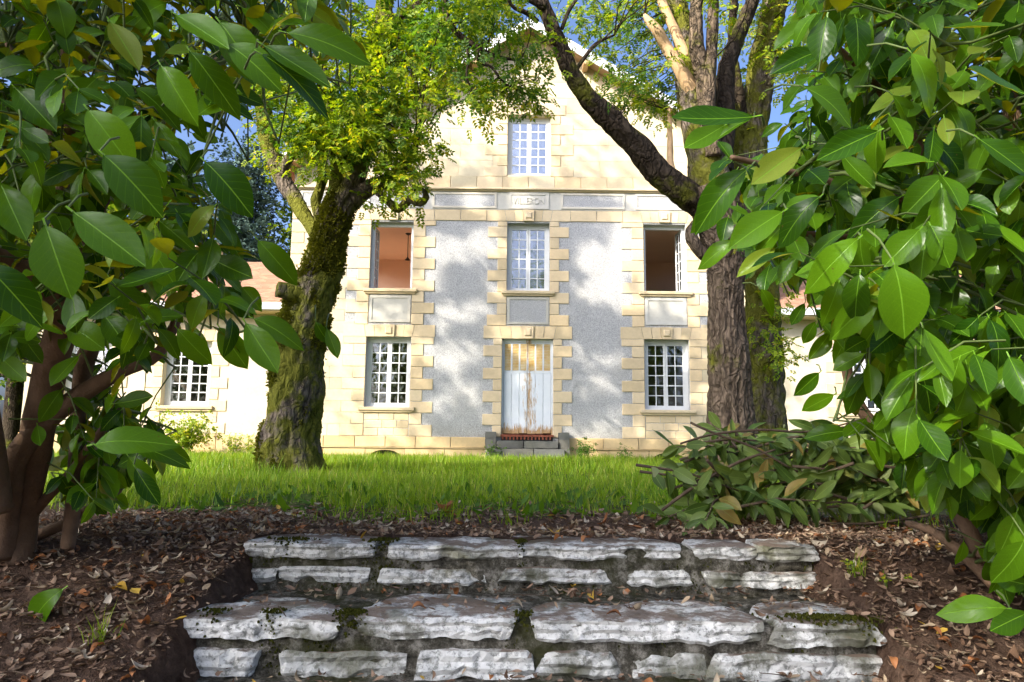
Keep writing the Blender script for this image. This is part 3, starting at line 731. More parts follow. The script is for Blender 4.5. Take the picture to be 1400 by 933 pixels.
def flagstone(x0, x1, yf, depth, zt, th, ragged=.10, mat=None):
    nx_, ny_, nz_ = max(6, int((x1-x0)/.024)), max(4, int(depth/.03)), 5
    sd_ = random.uniform(0, 90); b = MB(); idx = {}; sh, sh2 = random.uniform(-.05, .03), random.uniform(-.03, .03)
    def vtx(i, j, k):
        if (i, j, k) in idx: return idx[i, j, k]
        fx, fy, fz = i/nx_, j/ny_, k/nz_
        x = x0+(x1-x0)*fx; dp = depth*(1+ragged*4*(noise.noise(Vector((x*3.2+sd_, 0, 0)))))*(1-.35*abs(2*fx-1)**4)
        y = yf+dp*fy; z = zt-th*(1-fz)
        ex = 2*fx-1; ey = 2*fy-1; ez = 2*fz-1
        x += -(x1-x0)*.5*.012*(ex > 0 and 1 or -1)*(abs(ey)**8+abs(ez)**8)*(abs(ex)**12)
        y += .007*(abs(ex)**16+.8*abs(ez)**10)*(1 if fy < .5 else -1)*(abs(ey)**6)
        z -= .004*(abs(ey)**12+abs(ex)**16)*(1 if fz > .5 else -1)*(abs(ez)**3)
        x += sh*(ez*.5)*(abs(ex)**4)*(1 if ex > 0 else -1)*(1 if ey < .2 else 0)+sh2*(ey*.5)*abs(ex)**4
        p = Vector((x, y, z)); n1 = noise.noise_vector(p*5.5+Vector((sd_, 0, 0)))*.007+noise.noise_vector(p*17+Vector((sd_, 0, 0)))*.0035+noise.noise_vector(p*45)*.004
        lay = .006*math.sin((z+n1.x*.5)*190+sd_)                 # bedding layers in the front face
        p += n1
        if fy < .3: p.y += lay
        # a front line that wanders and is bitten away in places
        if fy < .5: p.y += .012*noise.noise(Vector((x*4.5+sd_, 7, z*6)))+.006*noise.cell(Vector((x*9+sd_, 2, z*34+3*noise.noise(Vector((x*5, 0, 0))))))+.06*max(0, noise.noise(Vector((x*10+sd_, 3, z*12)))-.22)
        if fz < .5: p.z += .014*noise.noise(Vector((x*5+sd_, 1, 0)))+.012*noise.noise(Vector((x*17+sd_, 4, 0)))
        else: p.z -= .02*max(0, noise.noise(Vector((x*6+sd_, y*6, 8)))-.15)
        idx[i, j, k] = len(b.v); b.v.append(tuple(p-SB)); return idx[i, j, k]
    for i in range(nx_):
        for j in range(ny_):
            b.f.append((vtx(i, j, nz_), vtx(i+1, j, nz_), vtx(i+1, j+1, nz_), vtx(i, j+1, nz_)))
    for i in range(nx_):
        for k in range(nz_):
            b.f.append((vtx(i, 0, k), vtx(i+1, 0, k), vtx(i+1, 0, k+1), vtx(i, 0, k+1))); b.f.append((vtx(i+1, ny_, k), vtx(i, ny_, k), vtx(i, ny_, k+1), vtx(i+1, ny_, k+1)))
    for j in range(ny_):
        for k in range(nz_):
            b.f.append((vtx(0, j+1, k), vtx(0, j, k), vtx(0, j, k+1), vtx(0, j+1, k+1))); b.f.append((vtx(nx_, j, k), vtx(nx_, j+1, k), vtx(nx_, j+1, k+1), vtx(nx_, j, k+1)))
    for i in range(nx_):
        for j in range(ny_): b.f.append((vtx(i, j+1, 0), vtx(i+1, j+1, 0), vtx(i+1, j, 0), vtx(i, j, 0)))
    return b
def px(u, Y): return (u-700)*Y/1000.0*.985
rows = [  # (kind, step, [(u0,u1)...], v top-ish height factors)
    ('t', 0, [(345, 519), (531, 714), (719, 936), (946, 1032), (1034, 1116)]), ('r', 0, [(350, 384), (386, 509), (521, 666), (690, 835), (858, 945), (962, 1117)]),
    ('t', 1, [(260, 471), (500, 713), (731, 1038), (1052, 1197)]), ('r', 1, [(262, 366), (393, 558), (578, 735), (741, 848), (862, 960), (963, 1199)]),
    ('t', 2, [(190, 420), (432, 660), (680, 905), (925, 1240)])]
for kind, k, spans in rows:
    for u0, u1 in spans:
        yf = EDGE[k]+random.uniform(-.012, .012)
        if kind == 't':
            th = .068+.010*k+random.uniform(-.008, .008)
            flagstone(px(u0, yf), px(u1, yf), yf, random.uniform(.27, .42), -RISE*k+random.uniform(-.004, .008), th).build('tread_stone', M['slab'], steps, smooth=False)
        else:
            h = .070+.026*k+random.uniform(-.006, .006); zt = -RISE*k-.104-.008*k+random.uniform(-.006, .004)
            flagstone(px(u0, yf), px(u1, yf), yf+random.uniform(-.010, .004), .16, zt, h, .02).build('riser_stone', M['slab'], steps, smooth=False)
# thin flags set into the treads behind the front stones
for k in range(3):
    x = -1.1
    while x < 1.15:
        wd = random.uniform(.16, .42)
        if random.random() < .55:
            yy = EDGE[k]+random.uniform(.32, .42)
            flagstone(x, min(x+wd, 1.25), yy, random.uniform(.07, .13), -RISE*k-.014, .05, .1).build('tread_flag', M['slab'], steps)
        x += wd+random.uniform(.03, .2)

def top_z(x, y):
    if abs(x-STX) < 1.24 and y < 3.75: return max(stair_z(y)+.006, ground_z(x, y))
    return ground_z(x, y)
# moss tufts in the joints and on the ledges
def tuft_template():
    tv = []; tf = []
    for a in (0, 2.1, 4.2):
        c, s_ = math.cos(a), math.sin(a); n = len(tv)
        tv += [(-.5*c, -.5*s_, 0), (.5*c, .5*s_, 0), (.25*c-.2*s_, .25*s_+.2*c, .8), (-.2*c, -.2*s_, 1.0)]; tf += [(n, n+1, n+2, n+3)]
    return tv, tf
TUFT = tuft_template()
def moss(name, locs, normals, size, parent, off, mat='moss'):
    n = len(locs); nm = np.asarray(normals); rd = unit(n); x = np.cross(nm, rd); x /= np.linalg.norm(x, axis=1, keepdims=True)+1e-9; y = np.cross(nm, x)
    Mx = np.stack([x, y, nm], axis=2); s = size*rng.uniform(.5, 1.4, n)
    me = scatter_mesh(name, *TUFT, np.asarray(locs)-np.asarray(off), Mx, np.stack([s, s, s*.8], 1))
    return tag(link(name, me, M[mat], parent), kind='stuff')
ml = []
for k in range(3):
    for _ in range(2600):
        x = random.uniform(-1.15, 1.35); y = EDGE[k]+random.uniform(.0, .09); z = -RISE*(k+1)+.0+random.uniform(-.02, .12)
        if noise.noise(Vector((x*3.1, k*9.0, z*4))) > .0: ml.append((x, EDGE[k]+.030+random.uniform(-.004, .004), z))
for (u, k, w_, n) in ((525, 0, .05, 160), (715, 0, .02, 60), (400, 0, .08, 130), (485, 1, .045, 220), (720, 1, .03, 60), (1130, 1, .13, 420), (1180, 1, .05, 150), (300, 1, .05, 80), (380, 1, .03, 100)):
    for _ in range(n):
        x = px(u, EDGE[k])+random.gauss(0, w_*.6); y = EDGE[k]+random.uniform(-.01, .10); ml.append((x, y, -RISE*k-abs(random.gauss(0, .035))+.012 if y < EDGE[k]+.02 else -RISE*k+.006))
moss('moss', ml, np.array([(0, -.5, .86)]*len(ml))+unit(len(ml))*.3, .011, steps, SB, 'moss_dark')

# ------------------------------------------------------------------ fallen leaves and twigs
def dead_leaf(curl, wid, fold):
    tv = []; tf = []; uv = []; NR = 5
    for i in range(NR+1):
        t = i/NR; hw = wid*.5*(math.sin(math.pi*min(1, t**.85))**.75 if 0 < t < 1 else .02)
        for q in (-1, 0, 1):
            tv.append((q*hw, t-.5, curl*(2*t-1)**2*.35+abs(q)*hw*fold+.05*math.sin(5*t+q))); uv.append((.5+q*.5, t))
    for i in range(NR):
        for q in range(2): a = i*3+q; tf.append((a, a+1, a+4, a+3))
    return tv, tf, uv
DL = [dead_leaf(.3, .5, .5), dead_leaf(.9, .42, -.5), dead_leaf(-.5, .55, .7), dead_leaf(1.1, .38, .9)]
dl_mesh = {}
for i, (tv, tf, uv) in enumerate(DL):
    for mk in ('litter', 'litter_y', 'litter_p', 'litter_r'):
        me = bpy.data.meshes.new('fallen_leaf'); me.from_pydata(tv, [], tf); ul = me.uv_layers.new(name='UVMap'); ul.data.foreach_set('uv', [c for p in me.polygons for v in p.vertices for c in uv[v]])
        me.polygons.foreach_set('use_smooth', [True]*len(me.polygons)); me.materials.append(M[mk]); dl_mesh[i, mk] = me
random.seed(5)
ZONES = [  # x0,x1,y0,y1, n, label pieces
    (-2.4, -1.2, 1.9, 3.4, 120, 'on soil left of the steps', 'fallen leaves left of the steps'),
    (1.38, 2.5, 1.9, 3.4, 75, 'on soil right of the steps', 'fallen leaves right of the steps'),
    (-2.2, 2.0, 3.45, 4.5, 75, 'in litter above the top step', 'fallen leaves above the steps'),
    (-1.05, 1.2, 2.3, 3.3, 30, 'lying on a tread of the steps', 'fallen leaves on the steps')]
kinds = (('litter', 'brown curled dead leaf', .60), ('litter_p', 'pale dry fawn dead leaf', .22), ('litter_r', 'russet orange dead leaf', .12), ('litter_y', 'bright yellow fallen leaf', .06))
for x0, x1, y0, y1, n, where, grp in ZONES:
    for _ in range(n):
        x, y = random.uniform(x0, x1), random.uniform(y0, y1)
        if 'tread' in where and random.random() < .5: x = random.gauss(.25, .1); y = EDGE[1]+random.uniform(.2, .4)
        r_ = random.random(); acc = 0
        for mk, lab, pr in kinds:
            acc += pr
            if r_ <= acc: break
        o = link('fallen_leaf', dl_mesh[random.randrange(4), mk]); sc_ = random.uniform(.04, .085) * (.75 if 'tread' in where else 1)
        o.location = (x, y, top_z(x, y)+.014+random.uniform(0, .012)); o.scale = (sc_, sc_, sc_); o.rotation_euler = (random.gauss(0, .35), random.gauss(0, .35), random.uniform(0, 6.28))
        side = '' if 'tread' in where else (', nearest the viewer' if y < y0+(y1-y0)*.33 else ', half way up' if y < y0+(y1-y0)*.66 else ', close to the lawn') if 'soil' in where else (', left half' if x < -.2 else ', right half')
        big = 'large ' if sc_ > .068 else 'small ' if sc_ < .05 else ''
        tag(o, big+lab+' '+where+side, 'leaf', grp+': '+big+lab+side)
def ground_scatter(n, fx, size, mat, name, tmpl, flat=.35, wr=1.0):
    P_ = []
    while len(P_) < n:
        x, y = fx(); P_.append((x, y, top_z(x, y)+.006+random.uniform(0, .016)))
    d = unit(n); d[:, 2] *= flat; up = np.tile([0, 0, 1.0], (n, 1))+unit(n)*.35; Fm = frames(d, up); s = size*rng.uniform(.45, 1.3, n)
    me = scatter_mesh(name, tmpl[0], tmpl[1], np.array(P_), Fm, np.stack([s*wr, s, s], 1), tmpl[2] if len(tmpl) > 2 else None)
    return tag(link(name, me, mat), kind='stuff')
def litter_xy():
    while True:
        k = random.random()
        if k < .40: x, y = -1.15-abs(random.gauss(0, .9)), random.uniform(1.5, 4.6)
        elif k < .65: x, y = 1.27+abs(random.gauss(0, .6)), random.uniform(1.5, 4.4)
        elif k < .96: x, y = random.uniform(-2.6, 2.6), 3.45+abs(random.gauss(0, .75))
        else:
            e = random.choice(EDGE[:3]); x, y = random.uniform(-1.15, 1.3), e+random.uniform(.08, .53)
        if -4 < x < 4.5 and y < 6.0: return x, y
ground_scatter(9000, litter_xy, .022, M['litter'], 'leaf_litter', DL[0])
ground_scatter(6000, litter_xy, .040, M['litter'], 'leaf_litter', DL[0])
ground_scatter(3600, litter_xy, .036, M['litter'], 'leaf_litter', DL[1])
ground_scatter(600, litter_xy, .05, M['litter_p'], 'leaf_litter', DL[3]); ground_scatter(500, litter_xy, .05, M['litter_r'], 'leaf_litter', DL[2]); ground_scatter(110, litter_xy, .04, M['litter_y'], 'leaf_litter', DL[0])
tw = ([(-.5, 0, 0), (.5, 0, 0), (0, 0, .8), (-.5, .5, .3), (.5, .5, .3), (0, .5, 1.1), (-.4, 1, 0), (.4, 1, 0), (0, 1, .7)], [(0, 1, 4, 3), (1, 2, 5, 4), (2, 0, 3, 5), (3, 4, 7, 6), (4, 5, 8, 7), (5, 3, 6, 8)])
ground_scatter(900, litter_xy, .10, M['twig'], 'twig_litter', ([(x*.035, y, z*.035) for x, y, z in tw[0]], tw[1]), .12)
# ------------------------------------------------------------------ trees
def rosette(nl=7, ll=.36, lw=.20, droop=.15):
    tv = []; tf = []
    pos = [(0, .62, 0)]+[(s, .18+.2*i, .9+.25*i) for i in range((nl-1)//2) for s in (-1, 1)]
    for s, y0, _ in pos:
        a = s*1.15 if s else 0.0; dx, dy = math.sin(a), math.cos(a); n = len(tv); z = -droop*y0
        nxv, nyv = dy, -dx
        tv += [(0, y0, z), (dx*ll*.5+nxv*lw*.5, y0+dy*ll*.5+nyv*lw*.5, z+.05), (dx*ll, y0+dy*ll, z-droop*ll), (dx*ll*.5-nxv*lw*.5, y0+dy*ll*.5-nyv*lw*.5, z+.05)]
        tf += [(n, n+1, n+2), (n, n+2, n+3)]
    return tv, tf
ROS = rosette(); ROS5 = rosette(5, .48, .30)
def clump_cloud(centres, n_each, rad, flat=.8):
    C_ = np.repeat(np.asarray(centres, float), n_each, 0); off = rng.normal(size=C_.shape)*rad; off[:, 2] *= flat
    return C_+off, off
def foliage(name, pts, off, size, mat, parent, base, tmpl=ROS, up=.8, droop=.35, jit=.9):
    n = len(pts); d = off/(np.linalg.norm(off, axis=1, keepdims=True)+1e-6)+unit(n)*jit; d[:, 2] -= droop
    Fm = frames(d, np.tile([0, -.25, up], (n, 1))+unit(n)*.55); s = size*rng.uniform(.6, 1.25, n)
    me = scatter_mesh(name, tmpl[0], tmpl[1], pts-np.asarray(base), Fm, s)
    return tag(link(name, me, mat, parent), kind='stuff')
def twigs_to(centres, nodes, base, parent, mat, r0=.012, r1=.003, frac=1.0, name='twig', sag=.15):
    nd = np.asarray([tuple(p) for p in nodes]); b = MB(); bs = Vector(base)
    for c in centres:
        if random.random() > frac: continue
        c = Vector(c); d2 = ((nd-np.array(c))**2).sum(1); d2 = d2*(1+.6*(nd[:, 2] > c.z+.2)); q = Vector(nd[int(d2.argmin())])
        L = (c-q).length; mid = q.lerp(c, .5)+Vector((random.gauss(0, .08), random.gauss(0, .08), random.gauss(.05, .08)))*L
        k1 = q.lerp(mid, .5)+Vector((random.gauss(0, .03), random.gauss(0, .03), random.gauss(0, .03)))*L
        b.tube([q-bs, k1-bs, mid-bs, mid.lerp(c, .6)-bs+Vector((0, 0, .03)), c-bs], [r0, r0*.85, r0*.65, r0*.45, r1], 5, cap=False)
    return tag(b.build(name, mat, parent, smooth=True), kind='stuff')
def limb(parent, base, pts, mat, seg=24, amp=.16, name='branch', flare=0, seed=0, step=.05, lump=.12):
    """pts: (u, v, radius in photo pixels, distance)"""
    P_ = [at(u, v, Y) for u, v, r, Y in pts]; Rr = [r*Y/1000.0 for u, v, r, Y in pts]
    me, PP, RR = bark_mesh(name, [p-Vector(base) for p in P_], Rr, step, seg, amp, flare, seed, lump)
    link(name, me, mat, parent); return [p+Vector(base) for p in PP]
def blobs(lst, clump_r, per):
    cs = []
    for u, v, ru, rv, Y, dY, n in lst:
        for _ in range(n):
            a = random.uniform(0, 6.283); r_ = math.sqrt(random.random()); cs.append(at(u+ru*r_*math.cos(a), v+rv*r_*math.sin(a), Y+random.gauss(0, dY)))
    return [tuple(c) for c in cs]
random.seed(31)
# --- mossy tree on the left
YB = 10.4
tb = at(400, 632, YB); tb.z = 0
lt = empty('mossy_tree', tb, 'leaning old tree with moss covered forked trunk left of the house front', 'tree')
nodes = []
tp = limb(lt, tb, [(398, 650, 42, YB), (397, 610, 38, YB), (401, 560, 35, YB), (406, 500, 34, YB), (412, 450, 33, YB), (425, 405, 31, YB), (439, 375, 25, YB), (446, 345, 22, YB), (451, 315, 20, YB), (460, 288, 20, YB), (474, 260, 19, YB)], M['bark_moss'], 64, .30, 'trunk', .15, 3.0, .035, .22)
nodes += tp[-8:]
def lb(pts, seg=20, mat='bark_moss', amp=.2, seed=1.0):
    global nodes
    p = limb(lt, tb, pts, M[mat], seg, amp, 'branch', 0, seed, .05, .2); nodes += p; return p
lb([(470, 272, 18, YB), (482, 238, 19, YB), (492, 205, 17, YB), (500, 165, 18, YB+.1), (506, 120, 15, YB+.2), (516, 70, 13, YB+.3), (524, 30, 13, YB+.4), (530, -40, 11, YB+.5)], 28)
lb([(460, 290, 12, YB), (460, 250, 11, YB-.1), (463, 200, 10, YB-.2), (452, 150, 10, YB-.3), (440, 100, 8, YB-.3), (430, 40, 6, YB-.3)])
lb([(480, 272, 15, YB), (505, 257, 12, YB), (528, 247, 11, YB-.1), (546, 234, 9, YB-.2), (556, 218, 6, YB-.2), (570, 200, 4, YB-.3)])
lb([(512, 258, 6, YB), (530, 275, 6, YB-.1), (545, 286, 6, YB-.1), (560, 273, 6, YB-.2), (574, 278, 6, YB-.2), (583, 270, 5, YB-.2), (579, 260, 3, YB-.2)], 12)
lb([(447, 318, 10, YB), (432, 282, 8, YB), (436, 262, 7.5, YB+.1), (441, 240, 7, YB+.1), (438, 215, 6.5, YB+.2), (440, 180, 6, YB+.3)], 16)
lb([(444, 335, 11, YB), (420, 300, 11, YB+.2), (400, 268, 12, YB+.4), (382, 235, 12, YB+.5), (369, 200, 12, YB+.6), (362, 160, 11, YB+.7), (358, 110, 11, YB+.8), (364, 50, 9, YB+.9), (372, -30, 7, YB+1)], 24)
lb([(384, 240, 7, YB+.5), (398, 212, 7, YB+.3), (412, 195, 6, YB+.2), (430, 180, 5, YB), (448, 183, 4, YB)], 12)
lb([(362, 160, 6, YB+.7), (345, 130, 5, YB+.8), (325, 95, 4, YB+.9), (318, 50, 3, YB+1)], 10)
lb([(520, 55, 8, YB+.4), (545, 25, 7, YB+.3), (575, 5, 7, YB+.2), (600, -15, 6, YB)], 12, 'bark_dark')
lb([(424, 408, 17, YB), (404, 402, 13, YB-.2), (388, 398, 12, YB-.3), (379, 396, 13, YB-.35)], 18, seed=6)
# moss cushions on the trunk
tm = [o for o in lt.children if o.name.startswith('trunk')][0].data
vv = np.array([v.co for v in tm.vertices]); vn = np.array([v.normal for v in tm.vertices]); keep = []
for i in rng.permutation(len(vv)):
    p = vv[i]; m_ = noise.noise(Vector((p[0]*1.8+4, p[1]*1.8, p[2]*1.3)))+.55*noise.noise(Vector((p[0]*6, p[1]*6, p[2]*4)))+(.42 if p[2] > 1.7 else -.06)-.3*(vn[i][0] > .55 and p[2] < 1.7)
    if m_ > .12: keep.append(i)
keep = np.array(keep); K = np.repeat(keep, 7); jit = rng.normal(size=(len(K), 3))*.015
moss('moss', vv[K]+jit+np.array(tb)+vn[K]*.004, vn[K]+unit(len(K))*.4, .024, lt, tb)
LB = [(430, 140, 60, 45, YB, .5, 26), (480, 110, 65, 50, YB-.2, .6, 34), (470, 180, 65, 40, YB-.5, .5, 26), (530, 175, 55, 55, YB-.2, .5, 34), (555, 110, 60, 45, YB, .6, 30), (585, 65, 50, 40, YB+.1, .6, 26), (400, 80, 50, 50, YB, .6, 18),
      (440, 35, 80, 40, YB+.2, .8, 24), (550, 222, 45, 26, YB-.3, .4, 15), (440, 205, 50, 22, YB-.4, .4, 9), (525, 266, 34, 13, YB-.2, .3, 5), (330, 110, 50, 60, YB+.8, .6, 12), (385, 190, 30, 30, YB+.3, .4, 8), (300, 60, 60, 60, YB+1, .8, 12), (610, 20, 50, 40, YB-.2, .6, 16), (500, -60, 160, 50, YB, 1.2, 40), (650, 100, 12, 20, YB-.2, .3, 2), (535, 60, 45, 40, YB, .5, 16)]
cs = blobs(LB, 0, 0); random.shuffle(cs); cs = cs[:int(len(cs)*.82)]; h = int(len(cs)*.72)
pts, off = clump_cloud(cs[:h], 20, .15); foliage('foliage', pts, off, .21, M['leaf_y'], lt, tb)
pts, off = clump_cloud(cs[h:], 22, .15); foliage('foliage', pts, off, .21, M['leaf_g'], lt, tb)
twigs_to(cs, nodes, tb, lt, M['bark_dark'], .013, .003, .75)

# --- right hand tree: a grey trunk that throws a long bough over the house front, and its mossy neighbour
YR = 9.6
rb = at(1000, 600, YR); rb.z = 0
rt = empty('gnarled_tree', rb, 'gnarled grey barked tree whose long bare bough slants up across the gable', 'tree')
nodes = []
def rl(pts, seg=22, mat='bark_grey', amp=.22, seed=2.0, name='branch', flare=0, step=.045, lump=.18, P_=None, B_=None):
    global nodes
    p = limb(P_ or rt, B_ or rb, pts, M[mat], seg, amp, name, flare, seed, step, lump); nodes += p; return p
rl([(1000, 650, 34, YR), (1000, 610, 30, YR), (998, 560, 27, YR), (996, 510, 26, YR), (992, 460, 24, YR), (993, 410, 23, YR), (996, 360, 25, YR), (992, 320, 32, YR), (984, 285, 35, YR), (978, 258, 33, YR)], 96, 'bark_grey', .30, 5.0, 'trunk', .25, .03, .2)
rl([(985, 300, 24, YR), (958, 278, 22, YR), (928, 260, 19, YR-.1), (896, 232, 17, YR-.2), (866, 198, 16, YR-.3), (836, 166, 15.5, YR-.4), (806, 138, 14, YR-.5), (783, 104, 12.5, YR-.6), (768, 68, 11, YR-.7), (752, 30, 10, YR-.8), (736, -10, 9, YR-.9), (722, -60, 9, YR-1)], 30, 'bark_dark')
rl([(978, 275, 30, YR), (965, 225, 26, YR), (956, 170, 23, YR), (945, 120, 20, YR+.1), (938, 70, 17, YR+.1), (928, 20, 14, YR+.2), (915, -40, 12, YR+.3)], 28, 'bark_moss', seed=4)
rl([(975, 215, 13, YR-.2), (968, 160, 12, YR-.2), (962, 110, 11, YR-.2), (952, 60, 10, YR-.3), (953, 0, 9, YR-.3), (958, -50, 8, YR-.3)], 18)
rl([(968, 170, 9, YR-.3), (970, 110, 9, YR-.3), (974, 50, 8, YR-.3), (976, -20, 7, YR-.4)], 16)
rl([(985, 235, 16, YR+.1), (990, 160, 14, YR+.2), (992, 100, 12, YR+.3), (1005, 60, 11, YR+.4), (1025, 10, 10, YR+.5), (1040, -40, 9, YR+.6)], 20, 'bark_dark')
rl([(948, 130, 11, YR), (930, 95, 10, YR-.1), (912, 66, 9, YR-.1), (898, 42, 8, YR-.2), (886, 28, 5, YR-.2), (881, 20, 2, YR-.2)], 14, 'bark_pale', .12)
rl([(938, 80, 8, YR), (925, 48, 8, YR), (912, 20, 7, YR), (900, -10, 6, YR)], 12, 'bark_pale', .12)
rl([(905, 245, 11, YR-.2), (893, 215, 9, YR-.2), (880, 195, 8, YR-.3), (862, 178, 6, YR-.3), (848, 160, 3, YR-.3)], 12, 'bark_dark')
rl([(930, 262, 6, YR-.1), (918, 235, 6, YR-.1), (916, 190, 4, YR), (915, 150, 3, YR)], 10, 'bark_pale')
rl([(960, 300, 9, YR), (945, 320, 8, YR-.1), (958, 345, 8, YR-.1), (975, 352, 7, YR)], 12, 'bark_grey')
# thin dark hanging sprays over the gable
rl([(745, 10, 6, YR-.9), (715, -5, 5, YR-1), (670, -20, 5, YR-1.1), (625, -20, 5, YR-1.2), (608, 0, 5, YR-1.2), (612, 25, 5, YR-1.2), (625, 45, 4.5, YR-1.2), (645, 60, 4, YR-1.2), (665, 72, 3.5, YR-1.2), (690, 80, 2.5, YR-1.2), (712, 82, 1.5, YR-1.2)], 8, 'bark_dark', .05)
rl([(652, 64, 3, YR-1.2), (656, 85, 2.5, YR-1.2), (672, 92, 2.5, YR-1.2), (682, 105, 2, YR-1.2), (695, 118, 1.2, YR-1.2)], 6, 'bark_dark', .05)
rl([(637, 55, 2.2, YR-1.2), (640, 80, 2, YR-1.2), (638, 105, 1.5, YR-1.2), (645, 122, 1, YR-1.2)], 6, 'bark_dark', .05)
rl([(735, 30, 4, YR-.8), (720, 18, 4, YR-.9), (700, 8, 3, YR-1), (690, -20, 2, YR-1)], 8, 'bark_dark', .05)
rl([(785, 100, 3, YR-.6), (800, 78, 3, YR-.6), (815, 60, 2.5, YR-.6), (840, 48, 1.5, YR-.6)], 6, 'bark_dark', .05)
rl([(768, 40, 3, YR-.7), (778, 15, 3, YR-.7), (795, -10, 2, YR-.7)], 6, 'bark_dark', .05)
LR = [(610, 60, 30, 25, YR-1, .3, 6), (690, 118, 48, 18, YR-1.2, .2, 13), (660, 140, 25, 16, YR-1.2, .15, 6), (728, 125, 16, 22, YR-1.2, .15, 5), (640, 15, 45, 35, YR-1.1, .4, 20), (690, 15, 40, 28, YR-1, .4, 12), (735, 55, 30, 14, YR-1, .3, 2), (680, 65, 50, 12, YR-1.1, .3, 7), (830, 40, 55, 40, YR+.3, .6, 13), (880, 60, 40, 45, YR+.3, .6, 12), (850, 105, 40, 25, YR+.4, .5, 9), (890, 128, 30, 20, YR+.4, .4, 8), (800, 15, 45, 25, YR+.4, .5, 6), (905, 150, 30, 12, YR+.5, .3, 5), (760, -60, 160, 45, YR, 1, 22), (960, -50, 90, 50, YR, .9, 30), (845, 135, 20, 12, YR+.2, .3, 4), (870, 20, 60, 30, YR+.5, .5, 10)]
cs = blobs(LR, 0, 0); random.shuffle(cs); h = int(len(cs)*.6)
pts, off = clump_cloud(cs[:h], 16, .13); foliage('foliage', pts, off, .165, M['leaf_y'], rt, rb)
pts, off = clump_cloud(cs[h:], 16, .13); foliage('foliage', pts, off, .165, M['leaf_g'], rt, rb)
twigs_to(cs, nodes, rb, rt, M['bark_dark'], .010, .0025, .8)
# neighbour trunk
YN = 10.6; nb = at(1045, 600, YN); nb.z = 0
nt_ = empty('forked_tree', nb, 'dark mossy trunk standing just behind the gnarled tree at its right', 'tree'); nodes = []
q = dict(P_=nt_, B_=nb)
rl([(1045, 650, 30, YN), (1045, 600, 27, YN), (1046, 540, 24, YN), (1044, 470, 22, YN), (1040, 400, 22, YN), (1036, 330, 23, YN), (1030, 260, 25, YN), (1026, 220, 24, YN), (1030, 170, 21, YN), (1038, 120, 19, YN), (1048, 60, 18, YN), (1060, 0, 17, YN), (1068, -50, 14, YN)], 40, 'bark_moss', .3, 8.0, 'trunk', .2, .05, .2, **q)
rl([(1032, 200, 10, YN), (1015, 160, 9, YN-.1), (1008, 120, 8, YN-.1), (1000, 60, 6, YN), (1004, 0, 5, YN)], 12, 'bark_dark', **q)
rl([(1046, 90, 9, YN), (1064, 60, 8, YN), (1085, 30, 6, YN), (1105, -20, 5, YN)], 12, 'bark_dark', **q)
cs = blobs([(1075, 80, 30, 40, YN+.3, .5, 16), (1000, 140, 25, 40, YN+.5, .4, 10), (1010, 40, 40, 40, YN+.5, .6, 12), (1080, -40, 80, 40, YN, .8, 24), (1000, 190, 16, 25, YN+.3, .3, 6), (1060, 300, 15, 60, YN+.3, .3, 6), (1055, 470, 14, 60, YN-.3, .2, 10)], 0, 0)
pts, off = clump_cloud(cs, 18, .14); foliage('foliage', pts, off, .17, M['leaf_y'], nt_, nb); twigs_to(cs, nodes, nb, nt_, M['bark_dark'], .01, .0025, .8)

# --- trees round the garden: one mesh set per kind, copied
def tree_kind(h, cr, n_cl, per, size, leafmat, cone=False, seed=1):
    random.seed(seed); t = MB(); bp, br = smooth_path([(0, 0, -.3), (.1, .05, h*.3), (-.1, .1, h*.6), (0, 0, h*.92)], [h*.028, h*.022, h*.014, h*.004], .5); t.tube(bp, br, 10)
    cs = []
    for _ in range(n_cl):
        if cone:
            z = h*(.08+.9*random.random()**1.2); r_ = cr*(1-z/h)*math.sqrt(random.random()); a = random.uniform(0, 6.28); cs.append((r_*math.cos(a), r_*math.sin(a), z))
        else:
            v = Vector(unit(1)[0])*(random.random()**.4); lob = 1+.35*noise.noise(v*2.2+Vector((seed*3, 0, 0))); v = v*lob; cs.append((v.x*cr, v.y*cr, h*.60+v.z*h*.38))
    for c in cs[::4]: 
        k = min(.85, max(.2, (c[2]-.5)/h*.75)); q_ = Vector((0, 0, h*k)); m_ = q_.lerp(Vector(c), .5)+Vector((0, 0, .2)); t.tube([q_, m_, Vector(c)], [h*.006, h*.004, .01], 5, cap=False)
    pts, off = clump_cloud(cs, per, size*1.5); n = len(pts); d = off/(np.linalg.norm(off, axis=1, keepdims=True)+1e-6)+unit(n)*.8
    me = scatter_mesh('foliage', *ROS5, pts, frames(d, np.tile([0, 0, .9], (n, 1))+unit(n)*.6), size*rng.uniform(.6, 1.3, n)); me.materials.append(leafmat)
    tm_ = t.mesh('trunk', True); tm_.materials.append(M['bark_dark']); return tm_, me
K1 = tree_kind(11, 3.6, 330, 15, .42, M['leaf_f'], seed=2); K2 = tree_kind(9, 3.4, 300, 15, .42, M['leaf_g'], seed=5); K3 = tree_kind(13, 3.2, 420, 14, .40, M['leaf_b'], True, seed=8)
def garden_tree(kind, x, y, s, name, label, group=None, rz=0.0):
    r_ = empty(name, (x, y, 0), label, 'tree', group); r_.scale = (s, s, s); r_.rotation_euler = (0, 0, rz)
    link('trunk', kind[0], None, r_); tag(link('foliage', kind[1], None, r_), kind='stuff'); return r_
garden_tree(K3, -12.6, 33, 1.05, 'conifer', 'blue green conifer rising behind the ridge of the left wing', rz=1)
garden_tree(K3, -17.5, 36, 1.1, 'conifer', 'taller blue green conifer far left behind the garden trees', rz=2)
garden_tree(K1, -15.5, 26, 1.0, 'broadleaf_tree', 'sunlit yellow green tree beyond the end of the left wing', rz=.4)
garden_tree(K1, -21, 31, 1.2, 'broadleaf_tree', 'large yellow green tree at the far left edge of the garden', rz=2.2)
